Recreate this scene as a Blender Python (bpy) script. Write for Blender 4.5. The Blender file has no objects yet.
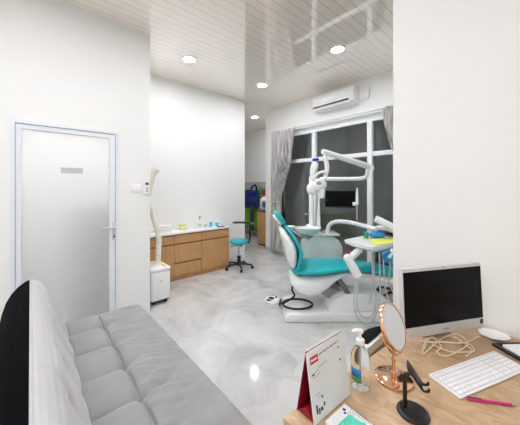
import bpy, bmesh, math, random
from mathutils import Vector, Matrix, noise
random.seed(7)
PI = math.pi
SC = bpy.context.scene
COL = SC.collection
R_ = math.radians

# ------------------------------------------------------------------ camera
YAW = 48.3
FPX = 258.0
HZ = 187.0
CAMZ = 1.5
cam_data = bpy.data.cameras.new('camera')
cam = bpy.data.objects.new('camera', cam_data)
COL.objects.link(cam)
cam.location = (0, 0, CAMZ)
cam.rotation_euler = (R_(90), 0, R_(YAW))
cam_data.sensor_fit = 'HORIZONTAL'
cam_data.sensor_width = 36
cam_data.lens = FPX / 520 * 36
cam_data.shift_y = -(212.5 - HZ) / 520
cam_data.clip_start = 0.02
SC.camera = cam
# ------------------------------------------------------------------ world, exposure
world = bpy.data.worlds.new('night_outside')
SC.world = world
world.use_nodes = True
world.node_tree.nodes['Background'].inputs[0].default_value = (0.15, 0.158, 0.157, 1)
world.node_tree.nodes['Background'].inputs[1].default_value = 1.0
vs = SC.view_settings
vs.view_transform = 'Standard'
vs.look = 'None'
vs.gamma = 1.0
vs.use_curve_mapping = False
vs.exposure = 0.0
SC.cycles.max_bounces = 18
SC.cycles.diffuse_bounces = 12
SC.cycles.transparent_max_bounces = 16
LAMP = 234.0        # emission strength of a downlight's diffuser

# ------------------------------------------------------------------ frames
TH = R_(YAW)
CT, ST = math.cos(TH), math.sin(TH)
MC = Matrix.Rotation(TH, 4, 'Z')          # (right, away, up) frame of the dental corner and the desk things
I4 = Matrix.Identity(4)
def W(u, d, z):
    return Vector((-ST*d + CT*u, CT*d + ST*u, z))
def L(px, py, d):                          # measured point -> (right, away, up) metres
    return Vector(((px-260)/FPX*d, d, CAMZ-(py-HZ)/FPX*d))
def onz(px, py, z):
    d = FPX*(CAMZ-z)/(py-HZ)
    return Vector(((px-260)/FPX*d, d, z))
def onx(px, py, X):
    s = (px-260)/FPX
    d = X/(-ST+CT*s)
    return W(s*d, d, CAMZ-(py-HZ)/FPX*d)
def ony(px, py, Y):
    s = (px-260)/FPX
    d = Y/(CT+ST*s)
    return W(s*d, d, CAMZ-(py-HZ)/FPX*d)

# ------------------------------------------------------------------ materials
def lin(c):
    c = c/255.0
    return c/12.92 if c <= 0.04045 else ((c+0.055)/1.055)**2.4
def rgb(r, g, b):
    return (lin(r), lin(g), lin(b), 1)
def mat(name, c, rough=0.5, metal=0.0, var=0.04, scale=8.0, bump=0.0, bscale=60.0, emit=None, estr=0.0, coat=0.0, sheen=0.0, spec=0.5):
    m = bpy.data.materials.new(name)
    m.use_nodes = True
    nt = m.node_tree
    b = nt.nodes['Principled BSDF']
    b.inputs['Roughness'].default_value = rough
    b.inputs['Metallic'].default_value = metal
    b.inputs['Coat Weight'].default_value = coat
    b.inputs['Sheen Weight'].default_value = sheen
    b.inputs['Specular IOR Level'].default_value = spec
    tc = nt.nodes.new('ShaderNodeTexCoord')
    n = nt.nodes.new('ShaderNodeTexNoise')
    n.inputs['Scale'].default_value = scale
    n.inputs['Detail'].default_value = 3
    nt.links.new(tc.outputs['Object'], n.inputs['Vector'])
    r = nt.nodes.new('ShaderNodeValToRGB')
    r.color_ramp.elements[0].position = 0.3
    r.color_ramp.elements[1].position = 0.7
    r.color_ramp.elements[0].color = (c[0]*(1-var), c[1]*(1-var), c[2]*(1-var), 1)
    r.color_ramp.elements[1].color = (min(1, c[0]*(1+var)), min(1, c[1]*(1+var)), min(1, c[2]*(1+var)), 1)
    nt.links.new(n.outputs['Fac'], r.inputs['Fac'])
    nt.links.new(r.outputs['Color'], b.inputs['Base Color'])
    if bump:
        n2 = nt.nodes.new('ShaderNodeTexNoise')
        n2.inputs['Scale'].default_value = bscale
        n2.inputs['Detail'].default_value = 4
        nt.links.new(tc.outputs['Object'], n2.inputs['Vector'])
        bp = nt.nodes.new('ShaderNodeBump')
        bp.inputs['Strength'].default_value = bump
        bp.inputs['Distance'].default_value = 0.01
        nt.links.new(n2.outputs['Fac'], bp.inputs['Height'])
        nt.links.new(bp.outputs['Normal'], b.inputs['Normal'])
    if emit:
        b.inputs['Emission Color'].default_value = emit
        b.inputs['Emission Strength'].default_value = estr
    return m

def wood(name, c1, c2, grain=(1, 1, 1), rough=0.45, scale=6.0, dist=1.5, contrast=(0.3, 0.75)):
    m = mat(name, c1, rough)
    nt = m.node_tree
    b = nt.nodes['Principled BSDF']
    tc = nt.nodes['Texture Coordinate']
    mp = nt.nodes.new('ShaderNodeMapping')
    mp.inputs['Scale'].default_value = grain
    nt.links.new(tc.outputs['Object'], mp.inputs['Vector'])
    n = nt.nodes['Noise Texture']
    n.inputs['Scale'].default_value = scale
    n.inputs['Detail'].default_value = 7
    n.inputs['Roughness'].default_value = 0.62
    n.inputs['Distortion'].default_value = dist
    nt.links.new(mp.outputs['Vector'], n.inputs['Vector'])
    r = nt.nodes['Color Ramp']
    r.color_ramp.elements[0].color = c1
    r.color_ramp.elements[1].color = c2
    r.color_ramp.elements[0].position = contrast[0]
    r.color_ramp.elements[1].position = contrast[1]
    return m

def math_node(nt, op, a, b=None):
    n = nt.nodes.new('ShaderNodeMath')
    n.operation = op
    for i, v in enumerate((a, b)):
        if v is None:
            continue
        if isinstance(v, (int, float)):
            n.inputs[i].default_value = v
        else:
            nt.links.new(v, n.inputs[i])
    return n.outputs[0]

def ceiling_material():
    m = mat('glossy_white_ceiling_boards', rgb(250, 240, 229), 0.3, var=0.015, scale=2.0, spec=0.5, coat=1.0)
    nt = m.node_tree
    b = nt.nodes['Principled BSDF']
    b.inputs['Coat Roughness'].default_value = 0.012
    b.inputs['Coat IOR'].default_value = 2.5
    tc = nt.nodes['Texture Coordinate']
    sep = nt.nodes.new('ShaderNodeSeparateXYZ')
    nt.links.new(tc.outputs['Object'], sep.inputs[0])
    f = math_node(nt, 'FRACT', math_node(nt, 'DIVIDE', sep.outputs['X'], 0.1))
    dist = math_node(nt, 'MINIMUM', f, math_node(nt, 'SUBTRACT', 1.0, f))
    line = math_node(nt, 'LESS_THAN', dist, 0.035)
    # darker brown dashes along the joints
    n = nt.nodes.new('ShaderNodeTexNoise')
    mp = nt.nodes.new('ShaderNodeMapping')
    mp.inputs['Scale'].default_value = (9.7, 1.3, 1)
    nt.links.new(tc.outputs['Object'], mp.inputs['Vector'])
    nt.links.new(mp.outputs['Vector'], n.inputs['Vector'])
    n.inputs['Scale'].default_value = 1.6
    n.inputs['Detail'].default_value = 1
    amt = math_node(nt, 'MULTIPLY', line, math_node(nt, 'ADD', 0.25, math_node(nt, 'MULTIPLY', n.outputs['Fac'], 0.6)))
    mx = nt.nodes.new('ShaderNodeMix')
    mx.data_type = 'RGBA'
    nt.links.new(amt, mx.inputs['Factor'])
    nt.links.new(nt.nodes['Color Ramp'].outputs['Color'], mx.inputs[6])
    mx.inputs[7].default_value = rgb(140, 128, 112)
    nt.links.new(mx.outputs[2], b.inputs['Base Color'])
    bp = nt.nodes.new('ShaderNodeBump')
    bp.inputs['Strength'].default_value = 0.25
    bp.inputs['Distance'].default_value = 0.004
    h = math_node(nt, 'MINIMUM', math_node(nt, 'MULTIPLY', dist, 12.0), 1.0)
    nt.links.new(h, bp.inputs['Height'])
    nt.links.new(bp.outputs['Normal'], b.inputs['Normal'])
    return m

def floor_material():
    m = mat('polished_grey_marble_tiles', rgb(196, 196, 195), 0.07, spec=0.5)
    nt = m.node_tree
    b = nt.nodes['Principled BSDF']
    tc = nt.nodes['Texture Coordinate']
    n = nt.nodes['Noise Texture']
    n.inputs['Scale'].default_value = 2.1
    n.inputs['Detail'].default_value = 5
    n.inputs['Roughness'].default_value = 0.55
    n.inputs['Distortion'].default_value = 1.1
    r = nt.nodes['Color Ramp']
    cr = r.color_ramp
    cr.elements[0].position = 0.30
    cr.elements[0].color = rgb(174, 174, 173)
    cr.elements[1].position = 0.70
    cr.elements[1].color = rgb(212, 212, 211)
    e = cr.elements.new(0.45); e.color = rgb(190, 190, 189)
    e = cr.elements.new(0.56); e.color = rgb(200, 200, 199)
    # pale crystalline patches
    v = nt.nodes.new('ShaderNodeTexVoronoi')
    v.inputs['Scale'].default_value = 2.6
    vn = nt.nodes.new('ShaderNodeTexNoise')
    vn.inputs['Scale'].default_value = 2.0
    nt.links.new(tc.outputs['Object'], vn.inputs['Vector'])
    va = nt.nodes.new('ShaderNodeVectorMath')
    va.operation = 'MULTIPLY_ADD'
    va.inputs[1].default_value = (0.5, 0.5, 0.5)
    nt.links.new(vn.outputs['Color'], va.inputs[0])
    nt.links.new(tc.outputs['Object'], va.inputs[2])
    nt.links.new(va.outputs[0], v.inputs['Vector'])
    hs = nt.nodes.new('ShaderNodeSeparateColor')
    nt.links.new(v.outputs['Color'], hs.inputs[0])
    mx = nt.nodes.new('ShaderNodeMix')
    mx.data_type = 'RGBA'
    nt.links.new(math_node(nt, 'MULTIPLY', math_node(nt, 'SUBTRACT', hs.outputs[0], 0.35), 0.55), mx.inputs['Factor'])
    nt.links.new(r.outputs['Color'], mx.inputs[6])
    mx.inputs[7].default_value = rgb(226, 226, 224)
    # hairline joints
    sep = nt.nodes.new('ShaderNodeSeparateXYZ')
    nt.links.new(tc.outputs['Object'], sep.inputs[0])
    ds = []
    for ax in ('X', 'Y'):
        f = math_node(nt, 'FRACT', math_node(nt, 'DIVIDE', math_node(nt, 'ADD', sep.outputs[ax], 0.15), 0.8))
        ds.append(math_node(nt, 'MINIMUM', f, math_node(nt, 'SUBTRACT', 1.0, f)))
    ln = math_node(nt, 'LESS_THAN', math_node(nt, 'MINIMUM', ds[0], ds[1]), 0.0025)
    mx2 = nt.nodes.new('ShaderNodeMix')
    mx2.data_type = 'RGBA'
    nt.links.new(math_node(nt, 'MULTIPLY', ln, 0.15), mx2.inputs['Factor'])
    nt.links.new(mx.outputs[2], mx2.inputs[6])
    mx2.inputs[7].default_value = rgb(150, 150, 148)
    nt.links.new(mx2.outputs[2], b.inputs['Base Color'])
    return m

def glass_pane(name, tint=(0.9, 0.93, 0.92, 1), rough=0.0, ior=1.5):
    m = bpy.data.materials.new(name)
    m.use_nodes = True
    nt = m.node_tree
    nt.nodes.remove(nt.nodes['Principled BSDF'])
    out = nt.nodes['Material Output']
    t = nt.nodes.new('ShaderNodeBsdfTransparent')
    t.inputs[0].default_value = tint
    g = nt.nodes.new('ShaderNodeBsdfGlossy')
    g.inputs['Roughness'].default_value = rough
    n = nt.nodes.new('ShaderNodeTexNoise')
    n.inputs['Scale'].default_value = 0.8
    bp = nt.nodes.new('ShaderNodeBump')
    bp.inputs['Strength'].default_value = 0.02
    nt.links.new(n.outputs['Fac'], bp.inputs['Height'])
    nt.links.new(bp.outputs['Normal'], g.inputs['Normal'])
    f = nt.nodes.new('ShaderNodeFresnel')
    f.inputs['IOR'].default_value = ior
    mx = nt.nodes.new('ShaderNodeMixShader')
    nt.links.new(f.outputs[0], mx.inputs[0])
    nt.links.new(t.outputs[0], mx.inputs[1])
    nt.links.new(g.outputs[0], mx.inputs[2])
    nt.links.new(mx.outputs[0], out.inputs[0])
    return m

def frosted(name):
    m = bpy.data.materials.new(name)
    m.use_nodes = True
    nt = m.node_tree
    nt.nodes.remove(nt.nodes['Principled BSDF'])
    out = nt.nodes['Material Output']
    tr = nt.nodes.new('ShaderNodeBsdfTranslucent')
    tr.inputs[0].default_value = (0.9, 0.9, 0.9, 1)
    df = nt.nodes.new('ShaderNodeBsdfRefraction')
    df.inputs['Color'].default_value = (0.96, 0.96, 0.96, 1)
    df.inputs['Roughness'].default_value = 0.55
    df.inputs['IOR'].default_value = 1.12
    gl = nt.nodes.new('ShaderNodeBsdfDiffuse')
    gl.inputs[0].default_value = (0.8, 0.81, 0.81, 1)
    n = nt.nodes.new('ShaderNodeTexNoise')
    n.inputs['Scale'].default_value = 400
    bp = nt.nodes.new('ShaderNodeBump')
    bp.inputs['Strength'].default_value = 0.05
    nt.links.new(n.outputs['Fac'], bp.inputs['Height'])
    nt.links.new(bp.outputs['Normal'], df.inputs['Normal'])
    m1 = nt.nodes.new('ShaderNodeMixShader')
    m1.inputs[0].default_value = 0.35
    nt.links.new(df.outputs[0], m1.inputs[1])
    nt.links.new(tr.outputs[0], m1.inputs[2])
    m2 = nt.nodes.new('ShaderNodeMixShader')
    m2.inputs[0].default_value = 0.42
    nt.links.new(m1.outputs[0], m2.inputs[1])
    nt.links.new(gl.outputs[0], m2.inputs[2])
    nt.links.new(m2.outputs[0], out.inputs[0])
    return m

def clear(name, tint, ior=1.4, rough=0.02):
    m = mat(name, tint, rough, var=0.01)
    b = m.node_tree.nodes['Principled BSDF']
    b.inputs['Transmission Weight'].default_value = 1.0
    b.inputs['IOR'].default_value = ior
    return m

M = {}
M['wall'] = mat('white_wall_paint', rgb(238, 238, 236), 0.7, var=0.008, scale=1.5, bump=0.03, bscale=90)
M['ceiling'] = ceiling_material()
M['floor'] = floor_material()
M['frame'] = mat('white_coated_aluminium', rgb(236, 239, 242), 0.35, var=0.01)
M['door_frame'] = mat('blue_white_coated_aluminium', rgb(229, 233, 240), 0.35, var=0.01)
M['gasket'] = mat('grey_rubber_gasket', rgb(140, 152, 176), 0.6)
M['glass'] = glass_pane('dark_window_glass', tint=(0.85, 0.88, 0.87, 1), ior=1.46)
M['frosted'] = frosted('frosted_door_glass')
M['sticker'] = mat('grey_sticker_film', rgb(196, 197, 198), 0.6)
M['oak'] = wood('oak_laminate_vertical_grain', rgb(186, 138, 88), rgb(206, 162, 110), (9, 9, 1.0), 0.45, 5.0, 0.6)
M['oak_edge'] = wood('oak_laminate_shadow_gap', rgb(120, 84, 50), rgb(140, 100, 62), (9, 9, 1), 0.6)  # darker oak copy, shade of the gaps put into its colour
M['desk_top'] = wood('light_oak_desk_laminate', rgb(160, 126, 92), rgb(206, 176, 140), (2.0, 5.5, 2), 0.38, 2.2, 3.4, (0.24, 0.72))
M['desk_side'] = wood('light_oak_desk_edge', rgb(170, 130, 90), rgb(196, 158, 114), (2, 9, 9), 0.45)
M['worktop'] = mat('white_worktop', rgb(240, 240, 240), 0.2, var=0.01)
M['plastic'] = mat('white_plastic', rgb(238, 238, 237), 0.3, var=0.01, coat=0.2)
M['plastic_warm'] = mat('ivory_plastic', rgb(236, 231, 218), 0.4, var=0.02)
M['dental'] = mat('white_dental_enamel', rgb(236, 238, 238), 0.22, var=0.01, coat=0.3)
M['grey_plastic'] = mat('grey_plastic', rgb(150, 152, 152), 0.45)
M['mid_grey'] = mat('dark_grey_metal', rgb(110, 113, 114), 0.4, metal=0.3)
M['black'] = mat('black_plastic', rgb(22, 22, 23), 0.4)
M['black_soft'] = mat('black_rubber', rgb(26, 26, 27), 0.65)
M['black_fabric'] = mat('black_woven_fabric', rgb(10, 11, 14), 0.95, bump=0.1, bscale=500, spec=0.05)
M['screen'] = mat('black_glass_screen', rgb(6, 7, 8), 0.22, var=0.02, spec=0.12)
M['silver'] = mat('silver_plastic', rgb(206, 207, 208), 0.35, metal=0.1, var=0.02)
M['chrome'] = mat('brushed_chrome', rgb(205, 207, 210), 0.18, metal=1.0, var=0.02)
M['copper'] = mat('rose_gold_metal', rgb(234, 188, 152), 0.13, metal=1.0, var=0.03)
M['mirror'] = mat('mirror_glass', rgb(226, 230, 234), 0.02, metal=1.0, var=0.005)
M['teal'] = mat('teal_vinyl', rgb(0, 172, 180), 0.32, var=0.03, scale=30, coat=0.15)
M['velvet'] = mat('grey_velvet', rgb(146, 146, 146), 0.85, var=0.08, scale=7, bump=0.12, bscale=160, sheen=0.35, spec=0.2)
M['velvet_lit'] = mat('lit_grey_velvet', rgb(182, 182, 182), 0.85, var=0.06, scale=6, bump=0.12, bscale=160, sheen=0.35, spec=0.2)  # lit copy of the seat velvet, light on the backrest put into the colour
M['piping'] = mat('dark_grey_piping', rgb(96, 98, 100), 0.8)
M['curtain'] = mat('grey_curtain_cloth', rgb(205, 203, 200), 0.42, var=0.48, scale=1.0, sheen=0.2)
nt_ = M['curtain'].node_tree
tl_ = nt_.nodes.new('ShaderNodeBsdfTranslucent')
nt_.links.new(nt_.nodes['Color Ramp'].outputs['Color'], tl_.inputs['Color'])
ms_ = nt_.nodes.new('ShaderNodeMixShader')
ms_.inputs[0].default_value = 0.2
mp_c = nt_.nodes.new('ShaderNodeMapping')           # pleat light and shade put into the colour as lengthwise streaks
mp_c.inputs['Scale'].default_value = (42, 10, 0.7)
nt_.links.new(nt_.nodes['Texture Coordinate'].outputs['Object'], mp_c.inputs['Vector'])
nt_.links.new(mp_c.outputs['Vector'], nt_.nodes['Noise Texture'].inputs['Vector'])
nt_.links.new(nt_.nodes['Principled BSDF'].outputs[0], ms_.inputs[1])
nt_.links.new(tl_.outputs[0], ms_.inputs[2])
nt_.links.new(ms_.outputs[0], nt_.nodes['Material Output'].inputs['Surface'])
M['spit'] = mat('pale_green_ceramic', rgb(212, 226, 222), 0.15, var=0.02, coat=0.4)
M['unit'] = mat('pale_grey_green_enamel', rgb(206, 217, 214), 0.25, var=0.03, coat=0.2)
M['hose'] = mat('pale_grey_hose', rgb(196, 198, 196), 0.45)
M['blue'] = mat('bright_blue_plastic', rgb(22, 134, 206), 0.4)
M['deep_blue'] = mat('ultramarine_plastic', rgb(34, 40, 190), 0.4)
M['navy'] = mat('navy_cloth', rgb(20, 44, 112), 0.8, var=0.12, scale=14)
M['lime'] = mat('lime_green_cloth', rgb(104, 178, 26), 0.7, var=0.12, scale=14)
M['green'] = mat('green_plastic', rgb(56, 158, 60), 0.4)
M['red'] = mat('red_plastic', rgb(186, 26, 44), 0.4)
M['yellow'] = mat('yellow_green_paper', rgb(224, 232, 96), 0.7)
M['yellow_wax'] = mat('pale_yellow_plaster', rgb(226, 218, 140), 0.6, var=0.1, scale=40)
M['yellow_tag'] = mat('orange_yellow_label', rgb(240, 190, 60), 0.5)
M['cyan'] = mat('cyan_plastic', rgb(70, 196, 220), 0.4)
M['grey_wall'] = mat('pale_grey_panel', rgb(186, 188, 190), 0.6)
M['paper'] = mat('white_paper', rgb(240, 240, 240), 0.7, var=0.01)
M['page'] = mat('calendar_page_paper', rgb(226, 230, 232), 0.45, var=0.05, scale=9)
M['crimson'] = mat('crimson_card', rgb(150, 16, 36), 0.5, var=0.05)
M['label_red'] = mat('red_print', rgb(206, 34, 52), 0.5)
M['ink'] = mat('grey_ink', rgb(120, 122, 126), 0.6)
M['ink_dark'] = mat('dark_ink', rgb(60, 62, 66), 0.6)
M['ink_blue'] = mat('violet_blue_ink', rgb(60, 66, 150), 0.6)
M['mask'] = mat('mint_green_mask_cloth', rgb(92, 212, 186), 0.8, var=0.06, scale=30)
M['key'] = mat('white_keycap_plastic', rgb(240, 240, 241), 0.45, var=0.01)
M['key_bed'] = mat('light_grey_key_bed', rgb(206, 207, 210), 0.5)
M['pink'] = mat('magenta_pen_barrel', rgb(196, 36, 118), 0.3)
M['cable'] = mat('beige_cable', rgb(226, 210, 184), 0.5)
M['clear'] = clear('clear_bottle_plastic', rgb(250, 252, 252), 1.14, 0.16)
M['label_blue'] = mat('blue_bottle_label', rgb(44, 130, 190), 0.5)
M['label_green'] = mat('green_bottle_label', rgb(76, 160, 84), 0.5)
M['bin_body'] = mat('shaded_bin_body', rgb(150, 138, 130), 0.5)  # white bin body with the desk's shade put into its colour
M['lamp'] = mat('lit_lamp_diffuser', rgb(255, 255, 255), 0.5, emit=(0.966, 0.980, 1.03, 1), estr=LAMP)
M['lamp_store_fill'] = mat('added_store_lamp_diffuser', rgb(255, 255, 255), 0.5, emit=(0.966, 0.980, 1.03, 1), estr=LAMP*2.2)  # added lamp behind the door, stronger than the others
M['outside'] = mat('dark_outdoor_wall', rgb(190, 194, 193), 0.8, var=0.2, scale=1.2)

# ------------------------------------------------------------------ mesh builder
class MB:
    def __init__(self, m=None):
        self.bm = bmesh.new()
        self.m = m or I4
    def _xf(self, verts, mx):
        bmesh.ops.transform(self.bm, matrix=mx, verts=verts)
    def box(self, c, s, rz=0.0, bev=0.0, rot=None, seg=2):
        r = bmesh.ops.create_cube(self.bm, size=1.0)
        vs_ = r['verts']
        bmesh.ops.scale(self.bm, vec=Vector(s), verts=vs_)
        if bev:
            es = list({e for v in vs_ for e in v.link_edges})
            rr = bmesh.ops.bevel(self.bm, geom=es, offset=bev, segments=seg, affect='EDGES', profile=0.5)
            vs_ = list({v for f in rr['faces'] for v in f.verts} | {v for v in vs_ if v.is_valid})
        mx = Matrix.Translation(Vector(c)) @ (rot.to_4x4() if rot is not None else Matrix.Rotation(rz, 4, 'Z'))
        self._xf(vs_, mx)
        return self
    def span(self, a, b, bev=0.0):
        a, b = Vector(a), Vector(b)
        return self.box((a+b)/2, [abs(x) for x in (b-a)], bev=bev)
    def tube(self, pts, r, n=10, closed=False, smooth=0, cap=True, flat=1.0):
        pts = [Vector(p) for p in pts]
        rs = list(r) if isinstance(r, (list, tuple)) else [r]*len(pts)
        if smooth:
            np_, nr = [], []
            N = len(pts)
            rng = range(N) if closed else range(N-1)
            for i in rng:
                if closed:
                    p0, p1, p2, p3 = pts[(i-1) % N], pts[i], pts[(i+1) % N], pts[(i+2) % N]
                else:
                    p0, p1, p2, p3 = pts[max(i-1, 0)], pts[i], pts[i+1], pts[min(i+2, N-1)]
                for k in range(smooth):
                    t = k/smooth
                    np_.append(0.5*((2*p1)+(p2-p0)*t+(2*p0-5*p1+4*p2-p3)*t*t+(3*p1-p0-3*p2+p3)*t**3))
                    nr.append(rs[i]*(1-t)+rs[(i+1) % N]*t)
            if not closed:
                np_.append(pts[-1]); nr.append(rs[-1])
            pts, rs = np_, nr
        N = len(pts)
        rings = []
        prev = None
        for i, p in enumerate(pts):
            if closed:
                t = pts[(i+1) % N]-pts[(i-1) % N]
            else:
                t = pts[min(i+1, N-1)]-pts[max(i-1, 0)]
            t = t.normalized() if t.length > 1e-9 else Vector((0, 0, 1))
            if prev is None:
                a = Vector((0, 0, 1)) if abs(t.z) < 0.9 else Vector((1, 0, 0))
                x = t.cross(a).normalized()
            else:
                x = prev-t*prev.dot(t)
                x = x.normalized() if x.length > 1e-6 else t.orthogonal().normalized()
            prev = x
            y = t.cross(x)
            rings.append([self.bm.verts.new(p+(x*math.cos(2*PI*k/n)+y*math.sin(2*PI*k/n)*flat)*rs[i]) for k in range(n)])
        M_ = N if closed else N-1
        for i in range(M_):
            a, b = rings[i], rings[(i+1) % N]
            for k in range(n):
                self.bm.faces.new((a[k], a[(k+1) % n], b[(k+1) % n], b[k]))
        if cap and not closed:
            self.bm.faces.new(rings[0][::-1]); self.bm.faces.new(rings[-1])
        return self
    def lathe(self, prof, c=(0, 0, 0), n=28, mx=None, sx=1.0, sy=1.0):
        c = Vector(c)
        T = Matrix.Translation(c) @ (mx.to_4x4() if mx is not None else I4)
        rings = []
        for r, z in prof:
            if r < 1e-6:
                rings.append([self.bm.verts.new(T @ Vector((0, 0, z)))])
            else:
                rings.append([self.bm.verts.new(T @ Vector((r*sx*math.cos(2*PI*k/n), r*sy*math.sin(2*PI*k/n), z))) for k in range(n)])
        hoop = len(rings[0]) > 1 and len(rings[-1]) > 1        # an open profile closes on itself: a ring
        for a, b in zip(rings[:-1], rings[1:]) if not hoop else zip(rings, rings[1:]+rings[:1]):
            for k in range(n):
                k2 = (k+1) % n
                if len(a) == 1 and len(b) == 1:
                    continue
                if len(a) == 1:
                    self.bm.faces.new((a[0], b[k2], b[k]))
                elif len(b) == 1:
                    self.bm.faces.new((a[k], a[k2], b[0]))
                else:
                    self.bm.faces.new((a[k], a[k2], b[k2], b[k]))
        if hoop:
            return self
        if len(rings[0]) > 1:
            self.bm.faces.new(rings[0][::-1])
        if len(rings[-1]) > 1:
            self.bm.faces.new(rings[-1])
        return self
    def prism(self, poly, f, a, b, bev=0.0):
        """poly: 2-D points; f(p, t): 3-D point; extruded from t=a to t=b"""
        A = [self.bm.verts.new(Vector(f(p, a))) for p in poly]
        B = [self.bm.verts.new(Vector(f(p, b))) for p in poly]
        n = len(poly)
        self.bm.faces.new(A[::-1]); self.bm.faces.new(B)
        fs = [self.bm.faces.new((A[i], A[(i+1) % n], B[(i+1) % n], B[i])) for i in range(n)]
        if bev:
            es = [e for e in {e for v in A+B for e in v.link_edges}]
            bmesh.ops.bevel(self.bm, geom=es, offset=bev, segments=2, affect='EDGES', profile=0.5)
        return self
    def grid(self, P, wrap_u=False, wrap_v=False):
        V = [[self.bm.verts.new(Vector(p)) for p in row] for row in P]
        nu, nv = len(V), len(V[0])
        for i in range(nu if wrap_u else nu-1):
            for j in range(nv if wrap_v else nv-1):
                self.bm.faces.new((V[i][j], V[(i+1) % nu][j], V[(i+1) % nu][(j+1) % nv], V[i][(j+1) % nv]))
        return V
    def loft(self, st, dc, n=28, ex=2.6, tw=0.0):
        """st: (u, z, half width, half thickness) along a side-view curve; sections across it"""
        ps = [Vector((s[0], 0, s[1])) for s in st]
        rows = []
        for i, s in enumerate(st):
            t = (ps[min(i+1, len(ps)-1)]-ps[max(i-1, 0)]).normalized()
            nrm = Vector((-t.z, 0, t.x))
            row = []
            for k in range(n):
                a = 2*PI*k/n
                ca, sa = math.cos(a), math.sin(a)
                x = math.copysign(abs(ca)**(2/ex), ca)*s[2]
                y = math.copysign(abs(sa)**(2/ex), sa)*s[3]
                row.append(ps[i]+Vector((0, dc+x, 0))+nrm*y)
            rows.append(row)
        V = self.grid(rows, wrap_v=True)
        self.bm.faces.new(V[0][::-1]); self.bm.faces.new(V[-1])
        return self
    def ball(self, c, r, rot=None, n=18):
        r = (r, r, r) if isinstance(r, (int, float)) else r
        rr = bmesh.ops.create_uvsphere(self.bm, u_segments=n, v_segments=max(8, n*2//3), radius=1.0)
        mx = Matrix.Translation(Vector(c)) @ (rot.to_4x4() if rot is not None else I4) @ Matrix.Diagonal((*r, 1))
        self._xf(rr['verts'], mx)
        return self

ROOTM = {}
def rootm(o):
    while o.parent is not None:
        o = o.parent
    return ROOTM.get(o.name, I4)

def obj(name, mb, m, parent=None, ang=38, sub=0, solid=0.0):
    me = bpy.data.meshes.new(name)
    bm = mb.bm
    bmesh.ops.recalc_face_normals(bm, faces=bm.faces)
    bmesh.ops.transform(bm, matrix=mb.m, verts=bm.verts)
    o = bpy.data.objects.new(name, me)
    COL.objects.link(o)
    if parent is not None:
        o.parent = parent
        bmesh.ops.transform(bm, matrix=rootm(parent).inverted(), verts=bm.verts)
    elif mb.m is not None and getattr(mb, 'recentre', True):
        lo = Vector([min(v.co[i] for v in bm.verts) for i in range(3)])
        hi = Vector([max(v.co[i] for v in bm.verts) for i in range(3)])
        c = Vector(((lo.x+hi.x)/2, (lo.y+hi.y)/2, lo.z))
        bmesh.ops.translate(bm, vec=-c, verts=bm.verts)
        o.location = c
        ROOTM[o.name] = Matrix.Translation(c)
    bm.to_mesh(me)
    bm.free()
    for p in me.polygons:
        p.use_smooth = True
    me.set_sharp_from_angle(angle=R_(ang))
    me.materials.append(m)
    if solid:
        s = o.modifiers.new('thickness', 'SOLIDIFY')
        s.thickness = solid
        s.offset = 0
    if sub:
        s = o.modifiers.new('smooth', 'SUBSURF')
        s.levels = s.render_levels = sub
    return o

def tag(o, label, cat, group=None, kind=None):
    o['label'] = label
    o['category'] = cat
    if group:
        o['group'] = group
    if kind:
        o['kind'] = kind
    return o
def thing(name, label, cat, loc, rz=0.0, group=None):
    o = bpy.data.objects.new(name, None)
    o.empty_display_size = 0.1
    COL.objects.link(o)
    o.location = loc
    o.rotation_euler = (0, 0, rz)
    ROOTM[o.name] = Matrix.Translation(Vector(loc)) @ Matrix.Rotation(rz, 4, 'Z')
    return tag(o, label, cat, group)
def struct(name, mb, m, parent=None):
    mb.recentre = False
    o = obj(name, mb, m, parent)
    if parent is None:
        o['kind'] = 'structure'
    return o
def struct_root(name, loc, rz=0.0):
    o = bpy.data.objects.new(name, None)
    COL.objects.link(o)
    o.location = loc
    o.rotation_euler = (0, 0, rz)
    ROOTM[o.name] = Matrix.Translation(Vector(loc)) @ Matrix.Rotation(rz, 4, 'Z')
    o['kind'] = 'structure'
    return o
def copy_tree(o, parent=None):
    c = o.copy()
    COL.objects.link(c)
    if parent is not None:
        c.parent = parent
    for ch in list(o.children):
        copy_tree(ch, c)
    return c

# ================================================================== THE ROOM
H = 3.32
XA = -3.18          # wall with the door
XB = -4.29          # alcove wall behind the low cabinets
YW = 4.22           # window wall
YP = 1.81           # desk wall
XP = -0.695
YBACK = 5.45
struct('floor', MB().span((-8.2, -2.6, -0.1), (3.0, 8.0, 0)), M['floor'])
struct('ceiling', MB().span((-8.2, -2.6, H), (3.0, 5.6, H+0.1)), M['ceiling'])
D0, D1, DZ = -0.134, 0.735, 2.11
struct('wall_left', MB().span((XA-0.12, -2.5, 0), (XA, D0, H)).span((XA-0.12, D1, 0), (XA, 1.07, H))
       .span((XA-0.12, D0, DZ), (XA, D1, H)), M['wall'])
struct('wall_alcove_return', MB().span((XB, 0.95, 0), (XA-0.12, 1.07, H)), M['wall'])
struct('wall_alcove', MB().span((XB-0.12, -1.2, 0), (XB, 3.39, H)), M['wall'])
struct('wall_store_side', MB().span((XB, -1.2, 0), (XA-0.12, -1.08, H)), M['wall'])
struct('wall_passage_near', MB().span((-8.1, 3.27, 0), (XB-0.12, 3.39, H)), M['wall'])
struct('wall_passage_end', MB().span((-8.1, 3.39, 0), (-8.0, YBACK, H)), M['wall'])
struct('wall_passage_far', MB().span((-8.1, YBACK, 0), (-4.4, YBACK+0.12, H)), M['wall'])
struct('wall_passage_right', MB().span((-4.53, YW+0.12, 0), (-4.41, YBACK, H)), M['wall'])
WX0, WX1, WZ0, WZ1 = -4.13, -0.42, 0.06, 2.66
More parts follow.
